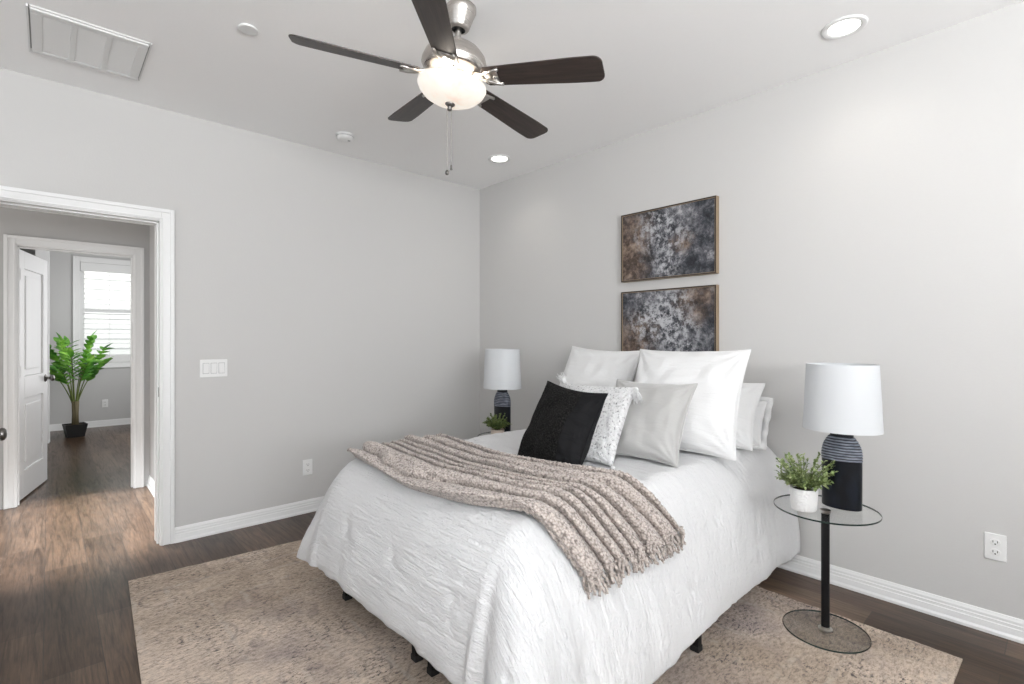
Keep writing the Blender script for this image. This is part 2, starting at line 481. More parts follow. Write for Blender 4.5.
def casing(name, x0, x1, ztop, yf, side, jamb_y):
    """door casing around an opening x0..x1 on the face y=yf (side -1 faces the camera), jamb lining through the wall"""
    s = side
    bm = bmesh.new()
    def yb(a, b): return (min(yf + s * a, yf + s * b), max(yf + s * a, yf + s * b))
    for (a, b_, d) in ((0.0, CW, 0.012), (CW - 0.022, CW, 0.02), (0.006, 0.014, 0.016)):
        y0, y1 = yb(0, d)
        box(bm, x1 + a, x1 + b_, y0, y1, 0, ztop + b_)
        box(bm, x0 - b_, x0 - a, y0, y1, 0, ztop + b_)
        box(bm, x0 - a, x1 + a, y0, y1, ztop + a, ztop + b_)
    o = struct(name, bm, 'white_trim', bevel=0.0025)
    jb = bmesh.new(); y0, y1 = jamb_y; jt = 0.006
    box(jb, x1 - jt, x1 + 0.004, y0, y1, 0, ztop); box(jb, x0 - 0.004, x0 + jt, y0, y1, 0, ztop)
    box(jb, x0, x1, y0, y1, ztop - jt, ztop + 0.004)
    my = (y0 + y1) / 2                                            # door stop
    box(jb, x1 - jt - 0.01, x1 - jt, my - 0.018, my + 0.018, 0, ztop - jt); box(jb, x0 + jt, x0 + jt + 0.01, my - 0.018, my + 0.018, 0, ztop - jt)
    box(jb, x0 + jt, x1 - jt, my - 0.018, my + 0.018, ztop - jt - 0.01, ztop - jt)
    obj('door_jamb', jb, 'white_trim', o, bevel=0.002)
    return o


t1 = casing('trim_1', DX0, DX1, DZ, 0, -1, (-0.004, T + 0.004))
obj('strike_plate', B((DX1 - 0.0085, DX1 - 0.006, 0.03, 0.06, 0.93, 0.99)), 'dark_nickel', t1)
casing('trim_2', DX0, DX1, DZ, T, 1, (T, T + 0.004))
casing('trim_3', EX0, EX1, EZ, HY, -1, (HY - 0.004, HY2 + 0.004))


# ------------------------------------------------------------------ doors
def door(name, hinge, ang, width, height, lever_side):
    o = bpy.data.objects.new(name, None); C.objects.link(o); o['kind'] = 'structure'
    o.location = hinge; o.rotation_euler = (0, 0, ang)
    th = 0.035
    bm = bmesh.new()
    st = 0.115
    rails = [(0, 0.22), (0.80, 0.98), (height - 0.14, height)]
    box(bm, 0, st, 0, th, 0, height); box(bm, width - st, width, 0, th, 0, height)
    for a, b_ in rails: box(bm, st, width - st, 0, th, a, b_)
    for (a, b_) in ((0.22, 0.80), (0.98, height - 0.14)):
        box(bm, st, width - st, 0.014, th - 0.014, a, b_)                 # recessed field
        box(bm, st + 0.055, width - st - 0.055, 0.004, th - 0.004, a + 0.055, b_ - 0.055)   # raised panel
    obj('door_leaf', bm, 'white_trim', o, bevel=0.004)
    for z in (0.25, 1.02, height - 0.2):
        hb = bmesh.new()
        box(hb, -0.012, 0.03, -0.002, 0.0, z - 0.045, z + 0.045)
        lathe(hb, [(0.006, z - 0.047), (0.006, z + 0.047)], 12, cap0=True, cap1=True, mtx=Matrix.Translation((-0.006, -0.004, 0)))
        obj('hinge', hb, 'white_trim' if name == 'door_2' else 'dark_nickel', o, smooth=False)
    for s in (-1, 1):
        kb = bmesh.new()
        base = 0.0 if s < 0 else th
        mt = Matrix.Translation((width - 0.065, base, 0.93 if name == 'door_2' else 0.875)) @ Matrix.Rotation(PI / 2 * (1 if s < 0 else -1), 4, 'X')
        lathe(kb, [(0.0, 0.0), (0.033, 0.0), (0.033, 0.004), (0.028, 0.009), (0.013, 0.012), (0.011, 0.03), (0.016, 0.035), (0.026, 0.042), (0.0285, 0.050), (0.026, 0.058), (0.017, 0.064), (0.0, 0.066)], 28, mtx=mt)
        obj('door_knob', kb, 'dark_nickel', o, smooth=True)
    return o


door('door_1', (DX0 + 0.022, -0.004, 0.01), math.radians(-86.0), 0.81, 2.02, -1)
door('door_2', (EX0 + 0.014, HY2 + 0.006, 0.012), math.radians(77.0), 0.72, 1.995, -1)

# ------------------------------------------------------------------ far window and blind
bm = bmesh.new()
y0, y1 = FY - 0.018, FY
for a, b_, d in ((0.0, 0.078, 0.014), (0.056, 0.078, 0.022)):
    box(bm, OX0 - b_, OX0 - a, FY - d, FY, OZ0 - b_, OZ1 + b_)
    box(bm, OX1 + a, OX1 + b_, FY - d, FY, OZ0 - b_, OZ1 + b_)
    box(bm, OX0 - a, OX1 + a, FY - d, FY, OZ1 + a, OZ1 + b_)
    box(bm, OX0 - a, OX1 + a, FY - d, FY, OZ0 - b_, OZ0 - a)
w1 = struct('window_1', bm, 'white_trim', bevel=0.003)
bm = bmesh.new()
fw_ = 0.055
box(bm, OX0, OX0 + fw_, FY + 0.04, FY + 0.1, OZ0, OZ1); box(bm, OX1 - fw_, OX1, FY + 0.04, FY + 0.1, OZ0, OZ1)
box(bm, OX0 + fw_, OX1 - fw_, FY + 0.04, FY + 0.1, OZ0, OZ0 + fw_); box(bm, OX0 + fw_, OX1 - fw_, FY + 0.04, FY + 0.1, OZ1 - fw_, OZ1)
box(bm, OX0 + fw_, OX1 - fw_, FY + 0.05, FY + 0.09, 1.69, 1.75)
obj('window_frame', bm, 'white_trim', w1, bevel=0.003)
obj('pane', B((OX0 + fw_, OX1 - fw_, FY + 0.068, FY + 0.072, OZ0 + fw_, OZ1 - fw_)), 'window_glass', w1)
blind = thing('window_blind', 'white horizontal slat blind inside the far room window', 'blind', ((OX0 + OX1) / 2, FY + 0.0, OZ1))
bw = (OX1 - OX0) / 2 - 0.006
obj('valance', B((-bw, bw, -0.012, 0.035, -0.125, -0.002)), 'white_trim', blind, bevel=0.003)
bm = bmesh.new()
z = -0.17
while OZ1 + z > OZ0 + 0.17:
    mt = Matrix.Translation((0, 0.012, z)) @ Matrix.Rotation(math.radians(14), 4, 'X')
    box(bm, -bw + 0.04, bw - 0.04, -0.025, 0.025, -0.0015, 0.0015, mt); z -= 0.072
obj('slats', bm, 'white_trim', blind)
obj('bottom_rail', B((-bw, bw, -0.01, 0.03, OZ0 - OZ1 + 0.003, OZ0 - OZ1 + 0.12)), 'white_trim', blind, bevel=0.003)
bm = bmesh.new()
for x in (-0.10, 0.22): tube(bm, [(x, -0.014, -0.12), (x, -0.014, OZ0 - OZ1 + 0.1)], 0.0035, 6)
obj('ladder_cord', bm, 'white_trim', blind)
# neighbouring house wall seen through the blind
bm = bmesh.new()
for k in range(22):
    z = -0.3 + k * 0.2
    mt = Matrix.Translation((-2.2, FY + 3.5, z)) @ Matrix.Rotation(math.radians(-4), 4, 'X')
    box(bm, -4, 4, 0, 0.02, 0, 0.21, mt)
mat('siding', (0.78, 0.77, 0.72), 0.8)
struct('wall_neighbour', bm, 'siding')
# windows behind the camera
for nm, x0, x1, y0, y1 in (('window_2', -5.0, -1.4, BY - 0.1, BY - 0.05), ('window_3', WX - 0.1, WX - 0.05, -4.8, -1.6)):
    bm = bmesh.new()
    if nm == 'window_2':
        for a in (x0, (x0 + x1) / 2 - 0.03, x1 - 0.06): box(bm, a, a + 0.06, y0, y1, 0.85, 2.4)
        box(bm, x0, x1, y0, y1, 0.85, 0.91); box(bm, x0, x1, y0, y1, 2.34, 2.4)
    else:
        for a in (y0, (y0 + y1) / 2 - 0.03, y1 - 0.06): box(bm, x0, x1, a, a + 0.06, 0.85, 2.4)
        box(bm, x0, x1, y0, y1, 0.85, 0.91); box(bm, x0, x1, y0, y1, 2.34, 2.4)
    struct(nm, bm, 'white_trim')


# ------------------------------------------------------------------ outlets and switches (built facing -Y at origin, z centre 0)
def outlet(label, loc, rz):
    o = thing('electrical_outlet', label, 'outlet', loc, rz, 'white wall outlets')
    pl = obj('cover_plate', B((-0.036, 0.036, -0.006, -0.0, -0.058, 0.058)), 'white_plastic', o, bevel=0.003)
    for zc in (0.0215, -0.0215):
        bm = bmesh.new()
        lathe(bm, [(0.0175, 0.0), (0.0175, 0.0025), (0.016, 0.0035), (0, 0.0035)], 24, sy=0.82, mtx=Matrix.Translation((0, -0.006, zc)) @ Matrix.Rotation(PI / 2, 4, 'X'))
        r = obj('receptacle', bm, 'white_plastic', o)
        sb = bmesh.new()
        box(sb, -0.0085, -0.006, -0.0102, -0.009, zc - 0.002, zc + 0.007); box(sb, 0.006, 0.0085, -0.0102, -0.009, zc - 0.002, zc + 0.007)
        lathe(sb, [(0, 0.0102), (0.003, 0.0102), (0.003, 0.009)], 12, mtx=Matrix.Translation((0, 0, zc - 0.0075)) @ Matrix.Rotation(PI / 2, 4, 'X'))
        obj('slots', sb, 'plastic_dark', r)
    return o


outlet('white outlet low on the wall between doorway and bed', (-1.648, 0, 0.337), 0)
outlet('white outlet on the right wall beside the glass side table', (0, -3.62, 0.381), -PI / 2)
outlet('small white outlet under the window in the far room', (-2.46, FY, 0.34), 0)

sw = thing('light_switch_plate', 'white three gang switch plate on the wall beside the doorway', 'light switch', (-2.266, 0, 1.101))
obj('cover_plate', B((-0.081, 0.081, -0.006, 0, -0.058, 0.058)), 'white_plastic', sw, bevel=0.003)
for x in (-0.046, 0.0, 0.046):
    bm = bmesh.new()
    mt = Matrix.Translation((x, -0.006, 0)) @ Matrix.Rotation(math.radians(4 if x < 0.04 else -4), 4, 'X')
    box(bm, -0.0165, 0.0165, -0.004, 0.002, -0.033, 0.033, mt)
    r = obj('rocker', bm, 'white_plastic', sw, bevel=0.002)
    gb = B((x - 0.0185, x + 0.0185, -0.0064, -0.005, -0.0355, 0.0355))
    obj('rocker_surround', gb, 'grey_slot', sw)

# ------------------------------------------------------------------ ceiling fittings
vent = thing('air_vent', 'white rectangular air return grille with three louvred panels on ceiling', 'air vent', (-2.927, -0.578, H))
bm = bmesh.new()
vw, vh = 0.212, 0.228
for q in ((-vw, vw, -vh, -vh + 0.035, -0.014, 0), (-vw, vw, vh - 0.035, vh, -0.014, 0), (-vw, -vw + 0.04, -vh + 0.035, vh - 0.035, -0.014, 0), (vw - 0.04, vw, -vh + 0.035, vh - 0.035, -0.014, 0),
          (-0.075, -0.052, -vh + 0.035, vh - 0.035, -0.014, 0), (0.052, 0.075, -vh + 0.035, vh - 0.035, -0.014, 0)): box(bm, *q)
obj('grille_frame', bm, 'vent_white', vent, bevel=0.003)
obj('gap_shade_sheet', B((-vw - 0.006, vw + 0.006, -vh + 0.02, vh - 0.02, -0.002, -0.0005)), 'vent_gap_shade', vent)  # added grey sheet, stands for the shade between louvres and beside the frame
for (a, b_) in ((-vw + 0.04, -0.075), (-0.052, 0.052), (0.075, vw - 0.04)):
    bm = bmesh.new()
    y = -vh + 0.042
    while y < vh - 0.04:
        box(bm, a, b_, -0.0066, 0.0066, -0.0008, 0.0008, Matrix.Translation((0, y, -0.009)) @ Matrix.Rotation(math.radians(-20), 4, 'X')); y += 0.0125
    obj('louvre_panel', bm, 'vent_white', vent)
obj('flange', B((-vw - 0.012, -vw - 0.005, -vh - 0.01, vh + 0.01, -0.012, 0), (vw + 0.005, vw + 0.012, -vh - 0.01, vh + 0.01, -0.006, 0), (-vw, vw, -vh - 0.012, -vh + 0.004, -0.006, 0), (-vw, vw, vh - 0.004, vh + 0.012, -0.006, 0)), 'vent_white', vent)

sm = thing('smoke_detector', 'round white smoke detector on ceiling between fan and left wall', 'smoke detector', (-1.527, -0.382, H))
obj('base', lathe(bmesh.new(), [(0.064, 0), (0.064, -0.010), (0.060, -0.012)], 40), 'white_plastic', sm, smooth=False)
obj('cover', lathe(bmesh.new(), [(0.058, -0.008), (0.057, -0.026), (0.050, -0.034), (0.030, -0.037), (0, -0.037)], 40), 'white_plastic', sm, smooth=True)
obj('vents', lathe(bmesh.new(), [(0.0588, -0.013), (0.0585, -0.017)], 40), 'grey_slot', sm)
obj('test_button', lathe(bmesh.new(), [(0.010, -0.036), (0.009, -0.0395), (0, -0.0395)], 20, mtx=Matrix.Translation((0.025, -0.01, 0))), 'grey_slot', sm)
sp = obj('sprinkler_cover', lathe(bmesh.new(), [(0.036, 0), (0.036, -0.004), (0.042, -0.006), (0.042, -0.010), (0.038, -0.012), (0, -0.013)], 36), 'vent_white')
sp.location = (-2.394, -1.268, H)
tag(sp, 'small round white sprinkler cover beside the air vent on ceiling', 'sprinkler')


def downlight(label, x, y):
    o = thing('recessed_light', label, 'ceiling light', (x, y, H), 0, 'recessed ceiling lights')
    obj('trim_ring', lathe(bmesh.new(), [(0.092, 0), (0.092, -0.004), (0.086, -0.008), (0.066, -0.005), (0.062, -0.001)], 48), 'white_plastic', o, smooth=True)
    obj('lens', lathe(bmesh.new(), [(0.064, -0.003), (0, -0.0035)], 48), 'led_lens', o)
    d = bpy.data.lights.new('downlight_beam', 'SPOT'); d.energy = 4.5; d.spot_size = math.radians(140); d.spot_blend = 0.9; d.shadow_soft_size = 0.06; d.color = (1.0, 0.94, 0.86)
    l = bpy.data.objects.new('downlight_beam', d); C.objects.link(l); l.parent = o; l.location = (0, 0, -0.02)
    return o


downlight('lit recessed ceiling light nearest the camera above the right lamp', -0.356, -3.136)
downlight('small lit recessed ceiling light near the far corner behind the fan', -0.41, -0.765)

hd = bpy.data.lights.new('hall_floor_fill', 'SPOT'); hd.energy = 1000; hd.spot_size = math.radians(46); hd.spot_blend = 0.7; hd.shadow_soft_size = 0.08; hd.color = (0.93, 0.97, 1.0)  # added spot without a fixture, brightens the hall floor
hl = bpy.data.objects.new('hall_floor_fill', hd); C.objects.link(hl); hl.location = (-2.9, 0.75, H - 0.02)
# ------------------------------------------------------------------ ceiling fan (hangs a few degrees out of plumb, as in the photograph)
fan = thing('ceiling_fan', 'brushed nickel ceiling fan with five dark wood blades and lit bowl', 'ceiling fan')
ax = Vector((-0.0733352, 0.0937187, -1)).normalized()
e1 = ax.cross(Vector((0, 1, 0))).normalized(); e2 = ax.cross(e1)
R3 = Matrix((e1, -e2, -ax)).transposed()
fan.matrix_world = Matrix.Translation((-1.7455, -2.0462, H)) @ R3.to_4x4()
obj('canopy', lathe(bmesh.new(), [(0.0, 0.006), (0.067, 0.006), (0.068, -0.012), (0.064, -0.022), (0.046, -0.085), (0.041, -0.092), (0.03, -0.094)], 48), 'brushed_nickel', fan, smooth=True)
obj('canopy_hole', lathe(bmesh.new(), [(0.03, -0.094), (0.024, -0.088), (0, -0.088)], 32), 'black_metal', fan)
obj('downrod', lathe(bmesh.new(), [(0.0125, -0.07), (0.0125, -0.165)], 24), 'satin_nickel', fan, smooth=True)
obj('rod_coupling', lathe(bmesh.new(), [(0.0125, -0.135), (0.02, -0.137), (0.022, -0.16), (0.03, -0.165)], 24), 'satin_nickel', fan, smooth=True)
obj('motor_housing', lathe(bmesh.new(), [(0.0, -0.155), (0.04, -0.156), (0.075, -0.164), (0.108, -0.182), (0.132, -0.210), (0.143, -0.240), (0.144, -0.255), (0.136, -0.268), (0.135, -0.272), (0.128, -0.282), (0.09, -0.292), (0.07, -0.295)], 64), 'brushed_nickel', fan, smooth=True)
obj('light_kit', lathe(bmesh.new(), [(0.062, -0.29), (0.064, -0.312), (0.05, -0.318), (0.028, -0.322), (0.022, -0.345), (0.012, -0.36), (0.010, -0.414)], 48), 'satin_nickel', fan, smooth=True)
bowl = obj('bowl_shade', lathe(bmesh.new(), [(0.110, -0.384), (0.136, -0.362), (0.146, -0.336), (0.149, -0.333), (0.151, -0.343), (0.140, -0.366), (0.118, -0.388), (0.085, -0.405), (0.045, -0.414), (0, -0.417)], 64), 'bowl_glass', fan, smooth=True)
obj('finial', lathe(bmesh.new(), [(0.0, -0.412), (0.021, -0.413), (0.022, -0.420), (0.012, -0.428), (0.009, -0.434), (0.011, -0.440), (0.007, -0.446), (0, -0.447)], 28), 'dark_nickel', fan, smooth=True)
phase = 1.09148189
blade0 = bracket0 = None


def blade_bm():
    bm = bmesh.new(); L0, L1 = 0.158, 0.665
    n = 22; top = []; bot = []
    out = []
    def halfw(x):
        s = (x - L0) / (L1 - L0)
        wv = 0.052 + 0.016 * min(1, s * 1.3)
        return wv
    cr = 0.035
    pts = []
    for k in range(n + 1):
        x = L0 + (L1 - cr - L0) * k / n; pts.append((x, halfw(x)))
    for k in range(1, 7):
        a = PI / 2 * k / 6
        pts.append((L1 - cr + cr * math.sin(a), halfw(L1) - cr + cr * math.cos(a)))
    pts.insert(0, (L0 - 0.012, 0.036)); 
    outline = [(x, y) for x, y in pts] + [(x, -y) for x, y in reversed(pts)]
    th = 0.003
    vt = [bm.verts.new((x, y, th)) for x, y in outline]; vb = [bm.verts.new((x, y, -th)) for x, y in outline]
    bm.faces.new(vt); bm.faces.new(list(reversed(vb)))
    for i in range(len(outline)):
        j = (i + 1) % len(outline); bm.faces.new((vb[i], vb[j], vt[j], vt[i]))
    bmesh.ops.recalc_face_normals(bm, faces=bm.faces[:])
    return bm


def bracket_bm():
    bm = bmesh.new()
    # flat decorative arm: narrow at the hub, splitting into a rounded plate under the blade
    for sgn in (-1, 1):
        path = [(0.10, sgn * 0.016, 0.012), (0.135, sgn * 0.014, 0.002), (0.165, sgn * 0.022, -0.006), (0.195, sgn * 0.036, -0.008), (0.228, sgn * 0.043, -0.0075)]
        tube(bm, path, lambda q: 0.007, 8)
    box(bm, 0.10, 0.165, -0.018, 0.018, -0.004, 0.006)
    box(bm, 0.158, 0.216, -0.034, 0.034, -0.0075, -0.003)
    for x, y in ((0.222, -0.04), (0.222, 0.04), (0.2, 0.0)):
        lathe(bm, [(0.0, -0.010), (0.006, -0.010), (0.007, -0.006)], 12, mtx=Matrix.Translation((x, y, 0)))
    return bm


for k in range(5):
    a = -(phase + k * 2 * PI / 5)
    mt = Matrix.Translation((0, 0, -0.306)) @ Matrix.Rotation(a, 4, 'Z') @ Matrix.Rotation(math.radians(-13), 4, 'X')
    if k == 0:
        blade0 = obj('blade', blade_bm(), 'blade_wood', fan, bevel=0.0012); bl = blade0
        bracket0 = obj('blade_bracket', bracket_bm(), 'satin_nickel', bl, smooth=True)
    else:
        bl = blade0.copy(); C.objects.link(bl); bl.parent = fan
        br_ = bracket0.copy(); C.objects.link(br_); br_.parent = bl
    bl.matrix_local = mt
for (wx, wy, ln) in ((-1.708, -1.888, 0.315), (-1.682, -1.885, 0.285)):
    ch = bmesh.new()
    n = int(ln / 0.006)
    tube(ch, [(0, 0, -ln * q / 8) for q in range(9)], 0.0013, 6)
    for q in range(n): bmesh.ops.create_icosphere(ch, subdivisions=1, radius=0.0022, matrix=Matrix.Translation((0, 0, -q * 0.006)))
    c = obj('pull_chain', ch, 'satin_nickel', fan, smooth=True)
    c.matrix_local = fan.matrix_world.inverted() @ Matrix.Translation((wx, wy, 2.395))
    kn = obj('pull_knob', lathe(bmesh.new(), [(0, -ln + 0.004), (0.004, -ln), (0.0085 if ln > 0.3 else 0.004, -ln - 0.006), (0.0095 if ln > 0.3 else 0.0045, -ln - 0.013), (0.006, -ln - 0.021), (0, -ln - 0.022)], 16), 'dark_nickel', c, smooth=True)
pt = bpy.data.lights.new('fan_lamp', 'POINT'); pt.energy = 1.7; pt.color = (1, 0.90, 0.78); pt.shadow_soft_size = 0.05
po = bpy.data.objects.new('fan_lamp', pt); C.objects.link(po); po.parent = fan; po.location = (0, 0, -0.325)
po.location = (0.06, 0.05, -0.324)
po2 = po.copy(); C.objects.link(po2); po2.location = (-0.06, -0.05, -0.324)

# ------------------------------------------------------------------ paintings on wall_right (canvas local: y across, z up)
def painting(label, zc, cm):
    o = thing('painting', label, 'painting', (0, -2.022, zc), 0, 'abstract paintings above the bed')
    w2, h2, d, f = 0.352, 0.24, 0.04, 0.011
    bm = B((-d, -0.001, -w2, -w2 + f, -h2, h2), (-d, -0.001, w2 - f, w2, -h2, h2), (-d, -0.001, -w2 + f, w2 - f, -h2, -h2 + f), (-d, -0.001, -w2 + f, w2 - f, h2 - f, h2))
    obj('frame', bm, 'frame_gold', o, bevel=0.001)
    f2 = 0.008
    bm = B((-d - 0.0012, -d + 0.002, -w2 + 0.001, -w2 + f2, -h2 + 0.001, h2 - 0.001), (-d - 0.0012, -d + 0.002, w2 - f2, w2 - 0.001, -h2 + 0.001, h2 - 0.001), (-d - 0.0012, -d + 0.002, -w2 + f2, w2 - f2, -h2 + 0.001, -h2 + f2), (-d - 0.0012, -d + 0.002, -w2 + f2, w2 - f2, h2 - f2, h2 - 0.001))
    obj('frame_lip', bm, 'frame_dark', o)
    obj('canvas', B((-d + 0.006, -0.008, -w2 + f, w2 - f, -h2 + f, h2 - f)), cm, o)
    return o


painting('upper of the two dark abstract paintings, brown on its left side', 1.941, 'canvas_dark')
painting('lower of the two abstract paintings, partly hidden by white pillows', 1.391, 'canvas_pale')

# ------------------------------------------------------------------ rug
TL, TR, BR_, BL = Vector((-2.765, -0.465)), Vector((-0.35, -0.63)), Vector((-0.362, -3.55)), Vector((-2.93, -3.5))
rc = (TL + TR + BR_ + BL) / 4
bm = bmesh.new(); NX, NYY = 90, 110
g = []
for j in range(NYY + 1):
    row = []
    for i in range(NX + 1):
        u, v_ = i / NX, j / NYY
        q = (TL * (1 - u) + TR * u) * (1 - v_) + (BL * (1 - u) + BR_ * u) * v_
        wv = 0.012 * noise.noise(Vector((0, v_ * 9, 3))) + 0.007 * noise.noise(Vector((0, v_ * 60, 9)))
        q = q + Vector(((u ** 8) * wv * 1.6, ((1 - v_) ** 8) * 0.006 * noise.noise(Vector((u * 50, 0, 1)))))
        row.append(bm.verts.new((q.x - rc.x, q.y - rc.y, 0.009)))
    g.append(row)
for j in range(NYY):
    for i in range(NX): bm.faces.new((g[j][i], g[j + 1][i], g[j + 1][i + 1], g[j][i + 1]))
rim = [g[0][i] for i in range(NX)] + [g[j][NX] for j in range(NYY)] + [g[NYY][i] for i in range(NX, 0, -1)] + [g[j][0] for j in range(NYY, 0, -1)]
low = [bm.verts.new((v_.co.x, v_.co.y, 0.0005)) for v_ in rim]
for i in range(len(rim)):
    j = (i + 1) % len(rim); bm.faces.new((rim[i], rim[j], low[j], low[i]))
bmesh.ops.recalc_face_normals(bm, faces=bm.faces[:])
rug = obj('area_rug', bm, 'rug_pile'); rug.location = (rc.x, rc.y, 0)
tag(rug, 'faded beige and brown vintage patterned rug under the bed', 'rug')
RZ = 0.009

# ------------------------------------------------------------------ bed frame and mattress
FX0, FX1, FY0, FY1 = -2.01, -0.05, -2.795, -1.405
bf = thing('bed_frame', 'black metal platform bed frame whose legs show under the comforter', 'bed frame', (-1.03, -2.11, RZ))
ox, oy = -1.03, -2.11
bm = bmesh.new(); zr0, zr1 = 0.315, 0.35
for q in ((FX0, FX1, FY0, FY0 + 0.035), (FX0, FX1, FY1 - 0.035, FY1), (FX0, FX0 + 0.035, FY0, FY1), (FX1 - 0.035, FX1, FY0, FY1), (FX0, FX1, oy - 0.05, oy - 0.015), (FX0, FX1, oy + 0.015, oy + 0.05), (-1.05, -1.015, FY0, FY1)):
    box(bm, q[0] - ox, q[1] - ox, q[2] - oy, q[3] - oy, zr0, zr1)
obj('side_rails', bm, 'black_metal', bf, bevel=0.003)
bm = bmesh.new()
for k in range(14):
    x = FX0 + 0.09 + k * 0.138; box(bm, x - ox - 0.012, x - ox + 0.012, FY0 - oy, FY1 - oy, zr1, zr1 + 0.012)
obj('wire_deck', bm, 'black_metal', bf)
for lx, ly in ((-1.985, -1.43), (-1.985, -2.075), (-1.985, -2.19), (-1.985, -2.79), (-1.10, -2.80), (-1.03, -2.075), (-1.03, -2.19), (-1.10, -1.42), (-0.14, -2.62), (-0.14, -1.58), (-0.1, -2.075), (-0.1, -2.19)):
    bm = bmesh.new()
    box(bm, lx - ox - 0.0165, lx - ox + 0.0165, ly - oy - 0.0165, ly - oy + 0.0165, 0.012, zr0)
    lg = obj('leg', bm, 'black_metal', bf, bevel=0.003)
    obj('foot_cap', B((lx - ox - 0.019, lx - ox + 0.019, ly - oy - 0.019, ly - oy + 0.019, 0.0, 0.025)), 'pot_black', lg, bevel=0.003)

mt_ = thing('mattress', 'white mattress on the black bed frame under the comforter', 'mattress', (ox, oy, RZ + zr1 + 0.012))
bm = bmesh.new(); MX, MY = 0.93, 0.62
box(bm, -MX, MX, -MY + 0.02, MY - 0.02, 0.0, 0.255)
obj('body', bm, 'mattress_white', mt_, smooth=True, bevel=0.08)
for z in (0.06, 0.19):
    bm = bmesh.new(); pth = []
    for k in range(49):
        a = 2 * PI * k / 48
        cx = (MX - 0.058) * (1 if math.cos(a) > 0 else -1); cy = (MY - 0.078) * (1 if math.sin(a) > 0 else -1)
        pth.append((cx + 0.06 * math.cos(a), cy + 0.06 * math.sin(a), z))
    tube(bm, pth, 0.004, 6); obj('piping', bm, 'mattress_white', mt_, smooth=True)

# ------------------------------------------------------------------ comforter surface
PROF = [(0, .705), (.03, .7035), (.06, .692), (.095, .664), (.135, .617), (.172, .555), (.202, .475), (.222, .39), (.234, .30), (.240, .215), (.236, .15)]
ARC = [0.0]
for a, b_ in zip(PROF, PROF[1:]): ARC.append(ARC[-1] + math.hypot(b_[0] - a[0], b_[1] - a[1]))
SL = ARC[-1]
KX, KY0, KY1 = -1.90, -2.595, -1.465          # core rectangle (flat top), open towards the wall


def prof(s):
    s = max(0, min(SL, s))
    for i in range(len(ARC) - 1):
        if s <= ARC[i + 1] + 1e-9:
            q = (s - ARC[i]) / (ARC[i + 1] - ARC[i])
            # smooth with Catmull-Rom
            P = [PROF[max(i - 1, 0)], PROF[i], PROF[i + 1], PROF[min(i + 2, len(PROF) - 1)]]
            r = []
            for c in (0, 1):
                p0, p1, p2, p3 = (P[k][c] for k in range(4))
                r.append(0.5 * (2 * p1 + (p2 - p0) * q + (2 * p0 - 5 * p1 + 4 * p2 - p3) * q * q + (3 * p1 - p0 - 3 * p2 + p3) * q ** 3))
            return r
    return list(PROF[-1])


def smooth01(x): x = max(0, min(1, x)); return x * x * (3 - 2 * x)


